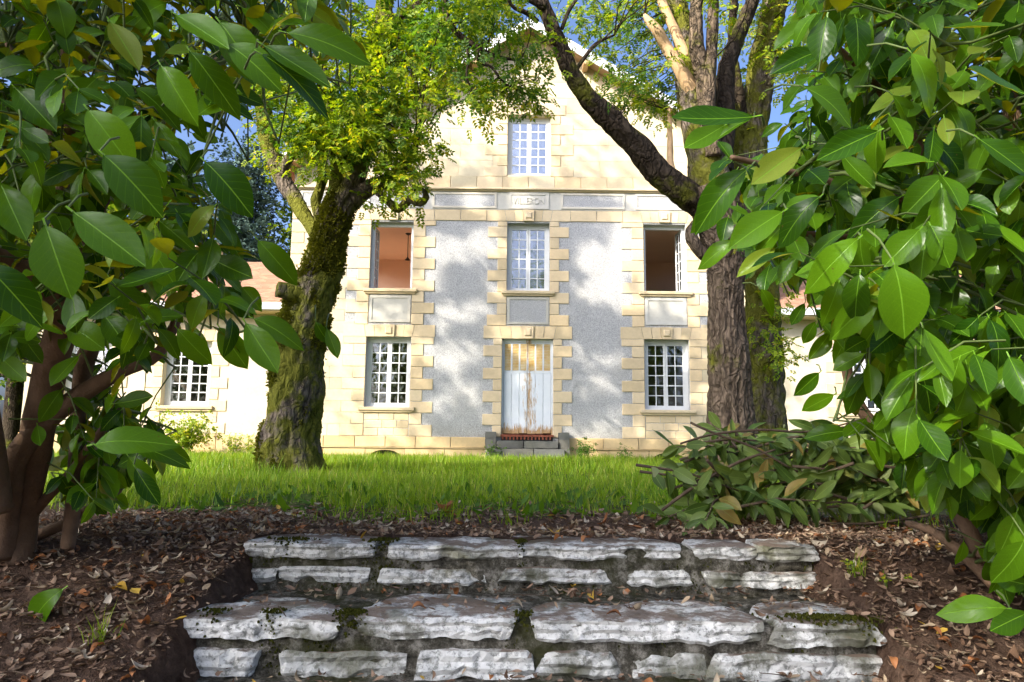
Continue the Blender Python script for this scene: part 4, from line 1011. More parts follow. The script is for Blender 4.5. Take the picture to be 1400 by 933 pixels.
garden_tree(K2, -19, 21, 1.0, 'broadleaf_tree', 'round green tree seen through gaps of the left laurel', rz=3)
garden_tree(K1, -8.5, 37, 1.25, 'broadleaf_tree', 'yellow green treetop showing left of the roof behind the mossy tree', rz=5)
garden_tree(K1, 15.5, 27, 1.15, 'broadleaf_tree', 'yellow green tree behind the right wing beside the forked trunk', rz=1.4)
garden_tree(K2, 21, 29, 1.2, 'broadleaf_tree', 'broad green tree at the far right behind the laurel', rz=4.4)
garden_tree(K1, 12.2, 36, 1.2, 'broadleaf_tree', 'thin yellow green crown above the right end of the roof', rz=.1)
for i, (x, y, s, k) in enumerate(((-26, -24, 1.3, K2), (-10, -38, 1.2, K1), (2, -34, 1.1, K2), (13, -36, 1.25, K1), (25, -26, 1.3, K2), (33, -12, 1.2, K1), (-30, 8, 1.3, K2), (-32, -6, 1.2, K1))):
    garden_tree(k, x, y, s, 'broadleaf_tree', 'broadleaf tree of the garden edge behind the viewer', 'trees round the garden behind the viewer', rz=i*1.3)

# --- tall trees left of the lawn whose shade falls across the garden and dapples the house front
def shade_tree(name, label, base, centres, size, per, rad, keep=None):
    r_ = empty(name, base, label, 'tree'); bs = Vector(base); c0 = sum((Vector(c) for c in centres), Vector())/len(centres)
    me, PP, RR = bark_mesh('trunk', [(0, 0, -.3), (0, 0, 2), ((c0-bs)*.45), ((c0-bs)*.8), (c0-bs)], [.42, .36, .26, .16, .08], .25, 20, .2, .3, 2.0); link('trunk', me, M['bark_grey'], r_)
    pts, off = clump_cloud(centres, per, rad)
    if keep: ok = np.array([keep(p) for p in pts]); pts, off = pts[ok], off[ok]
    n = len(pts); d = off/(np.linalg.norm(off, axis=1, keepdims=True)+1e-6)+unit(n)*.8
    me = scatter_mesh('foliage', *ROS5, pts-np.array(base), frames(d, np.tile([0, 0, .9], (n, 1))+unit(n)*.7), size*rng.uniform(.6, 1.3, n)); tag(link('foliage', me, M['leaf_g'], r_), kind='stuff')
    twigs_to(centres[::2], [p+bs for p in PP[len(PP)//2:]], base, r_, M['bark_dark'], .016, .004)
    return r_
sv = SUN/abs(SUN.y)
def toward_sun(p, t): return Vector(p)+sv*t
random.seed(44)
cs = []
SHADE = [(585, 262), (862, 262), (872, 300), (792, 312), (803, 352), (850, 400), (900, 428), (985, 465), (985, 615), (660, 612), (580, 600), (572, 430), (588, 292)]
SUNNY = [(625, 345, 40, 16), (655, 330, 22, 12), (610, 432, 16, 14), (645, 426, 26, 12), (612, 490, 26, 16), (648, 482, 16, 10), (636, 535, 18, 10), (606, 552, 14, 8), (800, 345, 14, 18), (832, 362, 26, 13), (846, 330, 14, 16), (820, 398, 30, 16), (858, 415, 20, 9), (790, 490, 9, 8), (826, 487, 16, 9), (846, 490, 10, 7), (828, 531, 14, 10), (795, 540, 9, 6), (792, 588, 16, 9), (824, 583, 24, 12), (722, 470, 22, 20), (735, 500, 10, 14), (700, 515, 10, 8), (700, 345, 14, 10), (716, 280, 12, 10), (650, 275, 16, 9), (680, 395, 14, 10), (672, 300, 14, 8), (765, 440, 12, 9), (930, 480, 14, 10), (960, 540, 12, 14), (880, 590, 18, 10), (940, 595, 22, 9), (690, 455, 12, 8), (594, 380, 10, 14)]
def inpoly(u, v, P_):
    c = False; j = len(P_)-1
    for i in range(len(P_)):
        if (P_[i][1] > v) != (P_[j][1] > v) and u < (P_[j][0]-P_[i][0])*(v-P_[i][1])/(P_[j][1]-P_[i][1])+P_[i][0]: c = not c
        j = i
    return c
wins = [(at(u, v, D), ru*1.2*D/1000, rv*1.2*D/1000) for u, v, ru, rv in SUNNY]
def keep_leaf(p):                                        # the crown is open where the sun flecks on the house front come through
    q = Vector(p)-sv*((p[1]-D)/sv.y)
    return not any(((q.x-c.x)/(a+.10))**2+((q.z-c.z)/(b_+.09))**2 < 1 for c, a, b_ in wins)
while len(cs) < 370:
    u, v = random.uniform(570, 990), random.uniform(255, 625)
    if inpoly(u, v, SHADE): cs.append(tuple(toward_sun(at(u, v, D), random.uniform(8.5, 13))))
for u, v in ((650, 222), (668, 232), (640, 238), (690, 130), (765, 165), (770, 200), (800, 250), (835, 225), (850, 240), (760, 245), (545, 350), (490, 395), (500, 240), (600, 250), (520, 430), (555, 425), (470, 560), (490, 590), (450, 520), (610, 240), (680, 245)):
    cs.append(tuple(toward_sun(at(u, v, D), random.uniform(8.5, 13))))
shade_tree('tall_tree', 'tall leafy tree left of the lawn that dapples the house front', (-11.8, 8.2, 0), cs, .28, 22, .27, keep_leaf)
def crown(c, r, n, seed):
    random.seed(seed); out = []
    for _ in range(n):
        v = Vector(unit(1)[0])*random.random()**.45; out.append((c[0]+v.x*r, c[1]+v.y*r, c[2]+v.z*r*.8))
    return out
def keep_near(p):                                        # gaps in this crown let sun flecks through to the right shrub and the soil beside the steps
    q = Vector(p)-sv*((p[1]-2.5)/sv.y)
    if -1.25 < q.x < 1.2 and q.z < .45: return True
    return noise.noise(Vector((q.x*1.5+3, q.z*1.5, 1)))+.5*noise.noise(Vector((q.x*4, q.z*4, 6))) < (-.34 if (q.x > 1.0 and q.z < .4) else -.08 if q.x > .9 else .28)
c1 = toward_sun((.2, 2.6, .2), 11); shade_tree('spreading_tree', 'spreading tree left of the steps that shades them', (c1.x, c1.y, 0), crown(c1, 4.3, 200, 3), .40, 15, .40, keep_near)
c2 = toward_sun((-.5, 7.5, .0), 12); shade_tree('spreading_tree', 'spreading tree at the left of the lawn that shades its near half', (c2.x, c2.y, 0), crown(c2, 3.2, 100, 4), .40, 14, .42)

random.seed(61); cs = []
for u, v, Y, n in ((410, 520, 9.9, 16), (425, 430, 9.9, 12), (400, 600, 9.9, 12), (450, 330, 9.9, 8), (1000, 560, 9.1, 12), (1000, 470, 9.1, 14), (995, 390, 9.1, 12), (985, 300, 9.1, 8), (900, 240, 8.9, 9), (850, 180, 8.8, 8), (790, 110, 8.7, 7), (1040, 480, 10.2, 8)):
    for _ in range(n): cs.append(tuple(toward_sun(at(u+random.gauss(0, 22), v+random.gauss(0, 28), Y), random.uniform(10, 14))))
shade_tree('tall_tree', 'tall leafy tree behind the viewer at the left that shades both garden trunks', (-13.5, -3.2, 0), cs, .36, 14, .34)
# ------------------------------------------------------------------ grass
blade = ([(-.5, 0, 0), (.5, 0, 0), (-.36, .06, .55), (.36, .06, .55), (0, .34, 1.0)], [(0, 1, 3, 2), (2, 3, 4)])
def grass(name, n, y0, y1, hmin, hmax, wd, pw, edge=.0):
    y = y0+(y1-y0)*rng.random(n)**pw; x = (rng.random(n)*2-1)*np.minimum(.62*y+1.2, 11)+.3
    ok = np.array([noise.noise(Vector((a*.9, b_*.9, 2)))*2.1+.8*noise.noise(Vector((a*3.1, b_*3.1, 4)))-.35+(b_-y0)*.8 > rng.random()*.9 for a, b_ in zip(x, y)])
    ok &= ~((np.abs(x-X0) < 6.4) & (y > 18.75)); ok &= y < 19.1; ok &= ~((np.abs(x-X0) < 1.1) & (y > 18.0))
    x, y = x[ok], y[ok]; n = len(x)
    P_ = np.stack([x, y, np.array([ground_z(a, b_) for a, b_ in zip(x, y)])-.01], 1)
    pat = np.array([.75+.5*noise.noise(Vector((a*.7+9, b_*.7, 5))) for a, b_ in zip(x, y)])
    a = rng.random(n)*6.283; z = np.zeros(n); X = np.stack([np.cos(a), np.sin(a), z], 1); Y = np.stack([-np.sin(a), np.cos(a), z], 1)
    lean = unit(n)*.38; Z = np.array([[0, 0, 1.0]])+lean; h = rng.uniform(hmin, hmax, n)*pat; w_ = wd*rng.uniform(.6, 1.3, n)
    me = scatter_mesh(name, *blade, P_, np.stack([X, Y, Z], axis=2), np.stack([w_, h*.9, h], 1))
    tag(link(name, me, M['grass']), kind='stuff')
grass('grass', 44000, 4.05, 9.5, .07, .17, .0075, 1.0); grass('grass', 52000, 8.5, 18.9, .10, .24, .014, .85)
grass('grass', 1500, 3.9, 4.7, .05, .14, .006, .5)
# flat broad leaves of weeds in the shaded front of the lawn
wl = dead_leaf(.2, .34, .25)
def weed_xy(): return random.uniform(-2.6, 1.9), random.uniform(4.3, 6.5)
random.seed(9); ground_scatter(900, weed_xy, .11, M['leaf_g'], 'weeds', ([(x, y+.5, z+.3*y) for x, y, z in wl[0]], wl[1], wl[2]), .5)

# ------------------------------------------------------------------ laurel leaves
def laurel_leaf(bend, fold, twist, wave, wid=.52):
    NR, NC = 9, 4; tv = []; tf = []; uv = []
    for i in range(NR+1):
        t = i/NR
        hw = wid*.5*max(.015, (math.sin(math.pi*t**1.18)**.66)) if i < NR else .004
        for j in range(NC+1):
            q = j/NC*2-1; x = q*hw; z = fold*abs(x)*1.0-bend*t*t+twist*q*hw*t+wave*math.sin(9*t+2*q)*abs(q)*.5
            tv.append((x, (t if t < .95 else t+.03*(t-.9)/.1)*(1-.12*bend), z)); uv.append((.5+q*.5*min(1, hw/(wid*.5)+.15), t))
    for i in range(NR):
        for j in range(NC): a = i*(NC+1)+j; tf.append((a, a+1, a+NC+2, a+NC+1))
    # stalk
    n = len(tv); tv += [(-.012, -.10, .02), (.012, -.10, .02), (.012, .02, .002), (-.012, .02, .002)]; uv += [(.5, 0)]*4; tf.append((n, n+1, n+2, n+3))
    return tv, tf, uv
LV = [laurel_leaf(.65, .15, .45, .05, .52), laurel_leaf(.28, .55, -.35, .045, .50), laurel_leaf(.18, .30, .2, .02), laurel_leaf(.38, .22, -.25, .025, .56), laurel_leaf(.08, .40, .1, .03, .44), laurel_leaf(.55, .35, .3, .02, .50), laurel_leaf(-.12, .25, -.2, .03, .48)]
def leaf_meshes(mat):
    out = []
    for tv, tf, uv in LV:
        me = bpy.data.meshes.new('leaf'); me.from_pydata(tv, [], tf); ul = me.uv_layers.new(name='UVMap'); ul.data.foreach_set('uv', [c for p in me.polygons for v in p.vertices for c in uv[v]])
        me.polygons.foreach_set('use_smooth', [True]*len(me.polygons)); me.materials.append(mat); out.append(me)
    return out
LM = leaf_meshes(M['laurel']); LC = leaf_meshes(M['laurel_cut'])
def proj(p):
    d = Vector(p)-Vector((0, 0, CAM_Z)); c, s = math.cos(TILT), math.sin(TILT)
    f = d.y*c+d.z*s; yy = -d.y*s+d.z*c; x = d.x
    x, yy = x*math.cos(ROLL)+yy*math.sin(ROLL), -x*math.sin(ROLL)+yy*math.cos(ROLL)
    return (700+FPX*x/f, 466.5-FPX*yy/f, f) if f > .01 else (9e9, 9e9, f)
def inpoly(u, v, P_):
    c = False; j = len(P_)-1
    for i in range(len(P_)):
        if (P_[i][1] > v) != (P_[j][1] > v) and u < (P_[j][0]-P_[i][0])*(v-P_[i][1])/(P_[j][1]-P_[i][1])+P_[i][0]: c = not c
        j = i
    return c
def mat_from(axis, normal):
    y = Vector(axis).normalized(); x = y.cross(Vector(normal))
    if x.length < 1e-3: x = y.cross(Vector((1, .2, 0)))
    x.normalize(); z = x.cross(y); return Matrix((x, y, z)).transposed()
def shrub(root, base, stems, regions, heroes, centre, face, droop, meshes=LM, mat='laurel', maxobj=300, allow=lambda u, v: True, lsize=(.085, .15)):
    bs = Vector(base); nodes = []
    for pts in stems:
        P_ = [at(u, v, Y) for u, v, r, Y in pts]; Rr = [r*Y/1000 for u, v, r, Y in pts]
        me, PP, RR = bark_mesh('stem', [p-bs for p in P_], Rr, .03, 18, .08, .0, random.uniform(0, 9), .28); link('stem', me, M['bark_laurel'], root); nodes += [p+bs for p in PP]
    leaves = []; tw = MB(); cen = Vector(centre); nd = np.array([tuple(p) for p in nodes]) if nodes else None
    for poly, n, Y0, Y1 in regions:
        us = [p[0] for p in poly]; vs2 = [p[1] for p in poly]; k = 0; guard = 0
        while k < n and guard < n*60:
            guard += 1
            u, v = random.uniform(min(us), max(us)), random.uniform(min(vs2), max(vs2))
            if not inpoly(u, v, poly): continue
            Y = random.uniform(Y0, Y1); tip = at(u, v, Y)
            if tip.z < ground_z(tip.x, tip.y)+.12: continue
            k += 1
            d = (tip-cen).normalized()*.75+Vector(unit(1)[0])*.6+Vector((0, -.1, .15)); d.normalize(); Lt = random.uniform(.25, .42)
            st = tip-d*Lt; bendv = Vector((0, 0, -.05))
            path = [st, st.lerp(tip, .5)+Vector((0, 0, .03)), tip]
            tw.tube([p-bs for p in path], [.0035, .003, .0016], 5, cap=False)
            if nd is not None and random.random() < .55:
                q_ = Vector(nd[int(((nd-np.array(st))**2).sum(1).argmin())]); L_ = (st-q_).length
                if L_ < 1.6: tw.tube([q_-bs, q_.lerp(st, .35)-bs+Vector(unit(1)[0])*.08*L_, q_.lerp(st, .7)-bs+Vector(unit(1)[0])*.05*L_, st-bs], [.009, .007, .005, .0035], 5, cap=False)
            nl = random.randint(6, 8); a0 = random.uniform(0, 6.28); side = d.cross(Vector((0, 0, 1))).normalized(); up2 = side.cross(d)
            for i in range(nl):
                t = .25+.75*i/(nl-1); p = st.lerp(tip, t); a = a0+i*2.4; rad = side*math.cos(a)+up2*math.sin(a)*.7
                ld = d*(.35+.9*(t > .95))+rad*.9+Vector((0, 0, -droop*random.uniform(.4, 1.3)))
                nr = Vector((0, 0, .75))+Vector(face)+Vector(unit(1)[0])*.55
                L_ = random.uniform(*lsize)*(1-.15*(t > .9)); p2 = p+ld.normalized()*.10*L_
                up_, vp, fp = proj(p2+ld.normalized()*L_*.5)
                if not allow(up_, vp) or Y < 1.0: continue
                leaves.append((p2, ld.normalized(), nr.normalized(), L_, random.uniform(.85, 1.2), L_/max(.3, fp) if (-30 < up_ < 1430 and -30 < vp < 960) else 0))
    for h in heroes:
        u0, v0, u1, v1 = h[:4]; wr = h[4] if len(h) > 4 else 1.0; ln = math.hypot(u1-u0, v1-v0); Y = h[5] if len(h) > 5 else min(2.4, max(1.35, .135*1000/ln))
        p, q_ = at(u0, v0, Y), at(u1, v1, Y-random.uniform(0, .03)); ax = q_-p; L_ = ax.length; ax.normalize()
        nr = Vector((random.uniform(-.35, .35), -1, random.uniform(.15, .7))); leaves.append((p, ax, nr.normalized(), L_, wr, 9))
        b0 = p-ax*.08*L_; b1 = b0-ax*.05+Vector((random.gauss(0, .015), .11, random.uniform(.0, .05))); tw.tube([b1-bs, b0.lerp(b1, .5)-bs+Vector((0, 0, .01)), b0-bs, p-bs], [.003, .0025, .002, .0016], 5, cap=False)
    leaves.sort(key=lambda t: -t[5]); big = leaves[:maxobj]; rest = leaves[maxobj:]
    for p, ax, nr, L_, wr, _ in big:
        o = link('leaf', random.choice(meshes), None, root, p-bs); o.rotation_euler = mat_from(ax, nr).to_euler(); o.scale = (L_*wr, L_, L_)
    for i in range(len(LV)):
        sub = rest[i::len(LV)]
        if not sub: continue
        Fm = np.array([mat_from(t[1], t[2]) for t in sub]); loc = np.array([t[0]-bs for t in sub]); s = np.array([(t[3]*t[4], t[3], t[3]) for t in sub])
        me = scatter_mesh('foliage', LV[i][0], LV[i][1], loc, Fm, s, LV[i][2]); tag(link('foliage', me, M[mat], root), kind='stuff')
    if tw.v: tag(tw.build('twig', M['gtwig'], root, smooth=True), kind='stuff')
random.seed(77)
lbase = at(50, 742, 3.2); lbase.z = ground_z(lbase.x, lbase.y)
ll = empty('laurel_shrub', lbase, 'tall dark laurel shrub with several brown stems left of the steps', 'shrub')
LS = [[(18, 770, 24, 3.15), (30, 700, 21, 3.15), (45, 640, 20, 3.1), (55, 570, 22, 3.0), (70, 500, 21, 2.9), (85, 440, 18, 2.8), (70, 395, 16, 2.7), (30, 365, 12, 2.6), (-20, 335, 9, 2.5)],
      [(92, 750, 8, 3.2), (100, 690, 9, 3.2), (104, 620, 9, 3.2), (108, 550, 10, 3.2), (118, 490, 12, 3.15), (140, 445, 10, 3.1), (170, 405, 8, 3.0), (225, 372, 6, 3.0), (260, 330, 4, 3.0)],
      [(0, 760, 20, 3.1), (8, 690, 18, 3.05), (20, 630, 15, 3.0), (60, 580, 14, 3.0), (110, 540, 13, 3.0), (165, 508, 10, 3.0), (215, 485, 8, 3.0), (245, 430, 6, 3.0), (265, 370, 4, 3.0)],
      [(22, 730, 8, 3.2), (60, 685, 8, 3.15), (95, 648, 7, 3.1), (130, 600, 6, 3.0), (165, 560, 4, 3.0)], [(30, 740, 9, 3.3), (80, 720, 8, 3.3), (130, 690, 6, 3.35), (165, 670, 4, 3.4)],
      [(82, 440, 14, 2.8), (92, 390, 10, 2.7), (80, 300, 8, 2.6), (95, 200, 7, 2.5), (88, 100, 6, 2.4), (95, 20, 5, 2.3)], [(-10, 700, 22, 2.9), (-25, 560, 20, 2.8), (-40, 400, 16, 2.7), (-60, 200, 10, 2.6)],
      [(95, 400, 8, 2.75), (120, 330, 7, 2.7), (150, 260, 6, 2.7), (175, 190, 5, 2.7), (215, 130, 4, 2.7), (280, 90, 3, 2.6), (340, 60, 2.5, 2.5)], [(75, 205, 6, 2.5), (40, 120, 5, 2.5), (10, 60, 4, 2.5)], [(50, 175, 6, 2.6), (85, 120, 4, 2.6), (130, 70, 4, 2.6)]]
up_l = [(-260, -260), (505, -260), (480, 10), (440, 50), (390, 75), (350, 120), (315, 150), (295, 140), (255, 155), (250, 190), (320, 240), (330, 300), (350, 345), (320, 380), (285, 420), (230, 440), (150, 430), (60, 450), (-260, 470)]
low_l = [(110, 600), (160, 560), (200, 560), (215, 600), (190, 660), (150, 690), (100, 690)]
off_l = [(-300, 380), (-20, 400), (-10, 640), (-300, 700)]
mid_l = [(130, 430), (260, 400), (280, 440), (250, 480), (190, 520), (140, 520)]
def allow_l(u, v):
    if v < 90: return u < 490
    if 150 < v < 200 and u > 262: return False
    if v < 240: return u < 335
    if v < 480: return u < 395
    if v < 560: return u < 300 and not (170 < u < 235 and v > 500)
    return u < 250
HL = [(62, 308, 92, 402, 1.15), (100, 290, 195, 358, 1.1), (-22, 362, 47, 421, 1.1), (38, 5, 74, 48, 1.1), (142, 212, 216, 274), (247, 215, 250, 268, 1.1), (280, 221, 343, 277), (262, 445, 276, 499, 1.1), (300, 448, 332, 500), (158, 552, 210, 545), (128, 608, 212, 584), (98, 398, 108, 457, 1.1, 1.9), (353, 329, 398, 374), (287, 353, 346, 384), (330, 392, 356, 419), (300, 393, 338, 428), (278, 396, 306, 436), (347, 436, 414, 460), (336, 442, 378, 507, 1.1), (243, 450, 281, 497),
      (360, 62, 450, 113, .8), (357, 74, 450, 119, .8), (392, 45, 500, 56, .7), (383, 30, 436, 27), (352, 80, 378, 123, 1.2), (398, 2, 460, 32, .9), (258, 173, 298, 161, .9, 2.6), (262, 182, 298, 198), (447, 450, 462, 488, 1, 2.6), (432, 440, 444, 470, 1, 2.6), (176, 625, 208, 668), (214, 603, 256, 627, .8), (180, 610, 243, 615, .8), (185, 640, 215, 690, .8), (120, 150, 175, 215), (185, 120, 245, 150), (60, 230, 20, 290), (215, 300, 265, 340), (200, 330, 240, 385), (150, 380, 190, 430), (290, 300, 330, 335, .9), (240, 20, 310, 60), (300, 30, 350, 90), (20, 120, 70, 170), (150, 30, 190, 90), (0, 250, 30, 320), (310, 60, 380, 100, .9), (330, 10, 395, 40, .9), (260, 70, 310, 130, .9), (220, 90, 262, 160)]
shrub(ll, lbase, LS, [(up_l, 320, 1.7, 3.0), (up_l, 340, 2.5, 3.9), (low_l, 34, 2.8, 3.5), (off_l, 40, 2.4, 3.6), (mid_l, 7, 2.6, 3.2)], HL, at(60, 330, 3.2), (.15, -.35, 0), .55, allow=allow_l, lsize=(.075, .13))

rbase = at(1335, 765, 3.0); rbase.z = ground_z(rbase.x, rbase.y)
rs = empty('laurel_shrub', rbase, 'glossy bright green laurel shrub with drooping leaves right of the steps', 'shrub')
RS = [[(1350, 790, 11, 2.95), (1325, 725, 11, 3.0), (1290, 670, 11, 3.1), (1255, 620, 9, 3.2), (1205, 592, 8, 3.3), (1172, 550, 7, 3.3), (1157, 500, 6, 3.3), (1160, 440, 5, 3.2), (1150, 390, 4, 3.1)],
      [(1360, 800, 8, 2.9), (1320, 760, 8, 2.95), (1278, 728, 6, 3.05), (1240, 715, 4, 3.2)], [(1390, 800, 18, 2.95), (1395, 680, 18, 2.9), (1380, 560, 16, 2.85), (1350, 440, 13, 2.8), (1310, 320, 10, 2.7), (1260, 210, 8, 2.6), (1200, 120, 6, 2.5), (1140, 60, 4, 2.4)],
      [(1440, 800, 20, 3.0), (1450, 600, 18, 3.0), (1430, 400, 15, 2.9), (1390, 200, 11, 2.8), (1370, 50, 8, 2.7), (1350, -100, 6, 2.6)], [(1310, 320, 7, 2.7), (1220, 270, 6, 2.6), (1140, 250, 5, 2.5), (1060, 230, 4, 2.4), (1000, 215, 3, 2.3)], [(1340, 430, 7, 2.8), (1250, 380, 6, 2.7), (1180, 330, 5, 2.6), (1090, 320, 4, 2.5)]]
up_r = [(1110, -260), (1095, 30), (1085, 75), (1060, 135), (1000, 180), (965, 205), (990, 255), (985, 285), (1020, 330), (1060, 375), (1130, 395), (1150, 445), (1165, 490), (1190, 540), (1240, 590), (1290, 640), (1370, 640), (1680, 640), (1680, -260)]
low_r = [(1200, 560), (1290, 600), (1420, 560), (1650, 600), (1650, 800), (1390, 800), (1360, 690), (1290, 670), (1220, 620)]
def allow_r(u, v):
    if v < 150: return u > 1075
    if v < 260: return u > 955
    if v < 380: return u > 985
    if v < 500: return u > 1115
    if v < 600: return u > 1160
    return u > 1215
HR = [(1193, 336, 1185, 393, 1.25), (1165, 363, 1113, 398), (1222, 362, 1252, 455, 1.2), (1305, 388, 1300, 448, 1.3), (1335, 392, 1378, 442), (1200, 405, 1142, 452), (1235, 448, 1218, 492, 1.2), (1312, 448, 1320, 516, 1.3), (1262, 448, 1292, 520), (1240, 482, 1240, 518, 1.1), (1256, 508, 1248, 548, 1.2), (1270, 562, 1282, 592, 1.2), (1285, 535, 1318, 577), (1345, 305, 1342, 362, 1.2), (1400, 128, 1320, 105, 1.3, 1.35), (1338, 190, 1412, 238, 1.1), (1187, 22, 1202, 68, 1.2), (1245, 72, 1304, 133), (1095, 203, 1030, 248), (1030, 160, 918, 170, .7), (1026, 162, 968, 187, .7), (990, 172, 935, 206, .9), (1020, 233, 945, 292, .9), (1000, 262, 955, 300), (1173, 327, 1110, 377, .9), (1300, 622, 1300, 684, 1.5), (1375, 832, 1303, 824, .9), (1405, 800, 1365, 790, 1.2), (1405, 838, 1352, 862, 1.1), (1385, 610, 1400, 650, 1.3), (1390, 700, 1372, 760, 1.2), (1400, 740, 1372, 800, 1.3), (1198, 585, 1226, 630, 1.2), (1160, 590, 1105, 590, .9, 2.6), (1180, 600, 1215, 640, 1), (1120, 70, 1060, 90, .9), (1100, 120, 1180, 150), (1110, 30, 1060, 55, .9), (1200, 180, 1120, 215, .9), (1150, 210, 1190, 260), (1290, 240, 1240, 290), (1230, 270, 1170, 300, .9), (1380, 280, 1350, 320), (1300, 190, 1340, 240), (1120, 270, 1060, 310, .9), (1070, 290, 1000, 330, .9), (1150, 100, 1120, 150), (1220, 130, 1270, 180), (1350, 30, 1320, 80), (1280, 20, 1260, 70), (1390, 420, 1400, 480, 1.2), (1350, 500, 1330, 550, 1.2), (1060, 340, 1010, 372, .8), (1010, 330, 955, 345, .8), (1210, 480, 1190, 530, 1.1), (1180, 510, 1165, 560, 1), (1340, 560, 1360, 620, 1.2), (1040, 395, 1065, 425, 1, 2.8), (1100, 415, 1082, 445, 1, 2.8), (1115, 440, 1097, 470, 1, 2.8), (1135, 455, 1112, 490, 1, 2.8), (1120, 510, 1088, 540, 1.0, 2.6), (1140, 540, 1098, 560, 1.0, 2.6)]
shrub(rs, rbase, RS, [(up_r, 340, 1.75, 3.0), (up_r, 340, 2.5, 3.9), (low_r, 260, 2.3, 3.6)], HR, at(1420, 330, 3.2), (-.2, -.75, 0), .95, allow=allow_r, lsize=(.09, .15))

# ------------------------------------------------------------------ pile of cut laurel branches
random.seed(15)
for i in range(46):
    t = random.random(); u = 935+315*random.random(); hmax = 118*min(1, (u-915)/40)*min(1, (1290-u)/90)
    v = 708-hmax*random.random()**.8; Y = 3.85+random.uniform(0, .35)+(708-v)*.004
    p = at(u, v, Y); p.z = max(p.z, ground_z(p.x, p.y)+.04)
    a = random.uniform(0, 6.28); d = Vector((math.cos(a), math.sin(a)*.6-.2, random.uniform(-.25, .2))).normalized(); L_ = random.uniform(.35, .6)
    hz = 'left end' if u < 1010 else 'left middle' if u < 1090 else 'right middle' if u < 1170 else 'right end'; vt = 'on top of' if v < 635 else 'half way up' if v < 672 else 'low in'
    root = empty('cut_branch', p, 'cut laurel branch with wilting leaves '+vt+' the pile, at its '+hz, 'branch', 'cut laurel branches '+vt+' the '+hz+' of the pile')
    st, tip = -d*L_*.5, d*L_*.5; 
    for q_ in (st, tip):
        if p.z+q_.z < .05: q_.z = .05-p.z
    MB().tube([st, st.lerp(tip, .5)+Vector((0, 0, .03)), tip], [.009, .007, .003], 6).build('stem', M['twig'], root, smooth=True)
    side = d.cross(Vector((0, 0, 1))).normalized(); up2 = side.cross(d)
    for k in range(13):
        tt = .15+.85*k/12; pp_ = st.lerp(tip, tt)+Vector((0, 0, .03*math.sin(math.pi*tt))); aa = k*2.4+a; rad = side*math.cos(aa)+up2*math.sin(aa)*.6
        ld = (d*.5+rad+Vector((0, -.15, -.65*random.random()))).normalized(); nr = Vector((random.gauss(0, .5), -.8, .5+random.gauss(0, .5)))
        Lf = random.uniform(.11, .17)
        if p.z+pp_.z+ld.z*Lf < .02: ld.z = max(ld.z, (.02-p.z-pp_.z)/Lf); ld.normalize()
        o = link('leaf', random.choice(LC), None, root, pp_+ld*.08*Lf); o.rotation_euler = mat_from(ld, nr).to_euler(); o.scale = (Lf*random.uniform(.62, .95), Lf, Lf)
for (pts, lab) in (([(905, 698, 6), (950, 665, 7), (1010, 632, 6), (1060, 615, 4)], 'bare cut stem slanting out of the pile towards the lawn'), ([(944, 578, 5), (975, 592, 5), (1030, 612, 5), (1080, 640, 4)], 'short bare stem poking up left of the branch pile'),
                   ([(930, 607, 4), (975, 594, 5), (1040, 588, 5), (1110, 590, 4), (1190, 570, 3)], 'long brown stem lying along the top of the branch pile'), ([(1120, 722, 4), (1190, 716, 5), (1270, 705, 5)], 'grey stick lying on the soil in front of the pile')):
    P_ = [at(u, v, 4.05) for u, v, r in pts]
    for q_ in P_: q_.z = max(q_.z, .03)
    bs = P_[0]; PP, RR = smooth_path([q_-bs for q_ in P_], [r*.0014 for u, v, r in pts], .05)
    tag(MB().tube(PP, RR, 8).build('fallen_stick', M['twig'], None, bs, smooth=True), lab, 'branch')

# ------------------------------------------------------------------ small plants
def small_plant(name, base, label, cat, n, h, spread, size, mat, group=None, stemmat='gtwig', tm=None, ts=(.55, .75, .9, 1.0), per=None):
    root = empty(name, base, label, cat, group); b = MB(); cs = []
    for _ in range(n):
        a = random.uniform(0, 6.28); r_ = spread*random.random(); tip = Vector((r_*math.cos(a), r_*math.sin(a)*.7, h*random.uniform(.45, 1))); b.tube([(0, 0, -.02), tip*.5+Vector((0, 0, .05*h)), tip], [.004+h*.004, .003+h*.002, .0015], 5, cap=False)
        for t in ts: cs.append(tip*t)
    b.build('stem', M[stemmat], root, smooth=True)
    C_ = np.array([tuple(c) for c in cs]); pts, off = clump_cloud(C_, per or (4 if h > .3 else 2), size*.8 if per != 1 else .004)
    foliage('foliage', pts, off, size, M[mat], root, (0, 0, 0), tm or ROS5); return root
random.seed(4)
p = at(255, 600, 18.2); small_plant('bush', (p.x, p.y, 0), 'yellow green bush against the left wing below its window', 'bush', 34, 1.05, .85, .15, 'leaf_y')
p = at(400, 610, 18.4)
for u, h, lab in ((345, .45, 'low weedy plant by the plinth between the bush and the mossy tree'), (318, .55, 'straggly flowering weed next to the yellow green bush'), (795, .55, 'spiky weed clump at the wall right of the door step'), (675, .35, 'small weed at the left foot of the door step'), (855, .3, 'low weed by the plinth below the right render panel')):
    p = at(u, 610, 18.2); small_plant('weed', (p.x, p.y, 0), lab, 'weed', 9, h, .22, .09, 'leaf_y' if u < 400 else 'leaf_g')
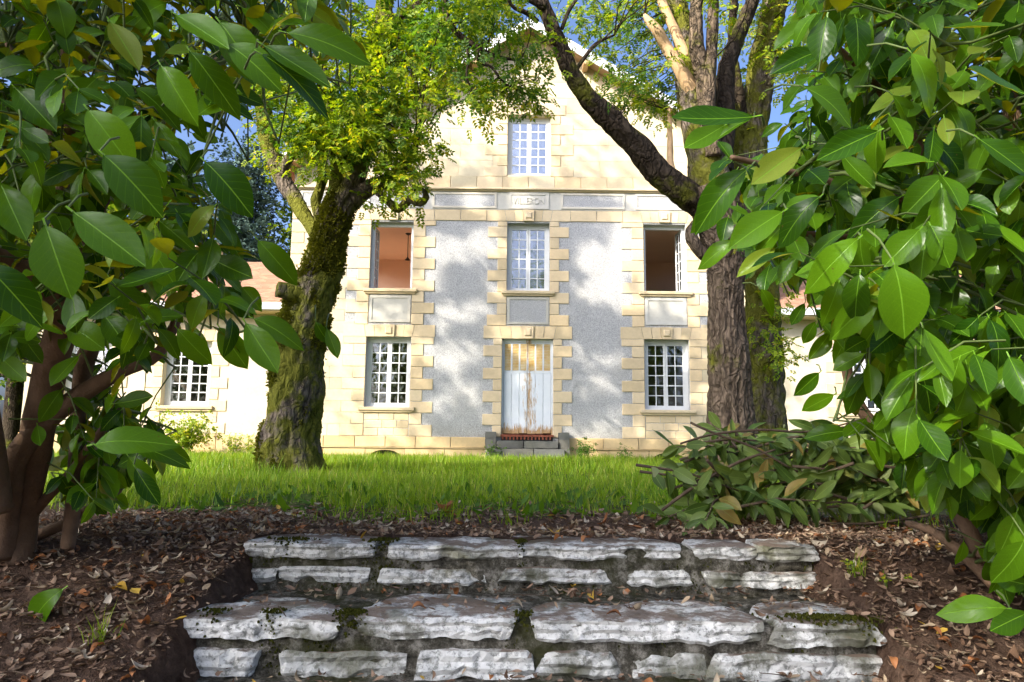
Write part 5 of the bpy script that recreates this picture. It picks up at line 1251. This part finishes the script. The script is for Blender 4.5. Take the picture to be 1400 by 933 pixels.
for u, v, lab in ((1245, 800, 'yellow green seedling on the soil right of the steps, nearest the laurel'), (1165, 785, 'seedling with lobed leaves close to the end of the top step'), (1212, 806, 'smaller seedling between the two others right of the steps'), (1180, 780, 'tiny seedling behind the others right of the steps')):
    q_ = hit(u, v); small_plant('seedling', q_, lab, 'seedling', 4, .045, .03, .035, 'leaf_y', ts=(1.0,), per=1)
for u, v, lab in ((1172, 790, 'thin grass tuft on the soil by the right end of the steps'), (135, 880, 'thin pale grass tuft on the soil at lower left')):
    q_ = hit(u, v); n = 26; a = rng.random(n)*6.283; X = np.stack([np.cos(a), np.sin(a), a*0], 1); Yv = np.stack([-np.sin(a), np.cos(a), a*0], 1); Z = np.array([[0, 0, 1.]])+unit(n)*.45
    me = scatter_mesh('grass_tuft', *blade, rng.normal(size=(n, 3))*np.array([.02, .02, 0]), np.stack([X, Yv, Z], 2), np.stack([np.full(n, .004), np.full(n, .08), rng.uniform(.05, .12, n)], 1))
    tag(link('grass_tuft', me, M['grass'], None, q_), lab, 'grass tuft')
# fresh green laurel leaf lying propped on the soil at the left, orange curled leaf at the lawn edge
h_ = hit(48, 850); p, q_ = at(86, 806, h_.y), at(12, 852, h_.y-.06); gz = ground_z(p.x, p.y)
o = link('fallen_leaf', LM[0].copy(), None, None, (p.x, p.y, max(p.z, gz+.03))); ax = q_-o.location; o.rotation_euler = mat_from(ax, (.05, -1, .55)).to_euler(); L_ = ax.length; o.scale = (L_, L_, L_)
tag(o, 'large fresh green laurel leaf lying on the soil at lower left', 'leaf')
b = MB(); N = 14
prof = [(.004, 0), (.020, .004), (.034, .018), (.045, .040), (.052, .062)]
for r_, z in prof:
    for k in range(N):
        a = 6.283*k/N; w_ = 1+.18*math.sin(3*a+z*40)+.1*math.sin(7*a); b.v.append((r_*w_*math.cos(a), r_*.8*w_*math.sin(a), z*(1+.25*math.sin(2*a+1))))
for i in range(len(prof)-1):
    for k in range(N): b.f.append((i*N+k, i*N+(k+1) % N, (i+1)*N+(k+1) % N, (i+1)*N+k))
q_ = at(607, 697, 4.55); q_.z = ground_z(q_.x, q_.y)
tag(b.build('curled_leaf', M['litter_r'], None, q_+Vector((0, 0, .005)), smooth=True), 'orange brown curled dead leaf standing at the edge of the lawn', 'leaf')
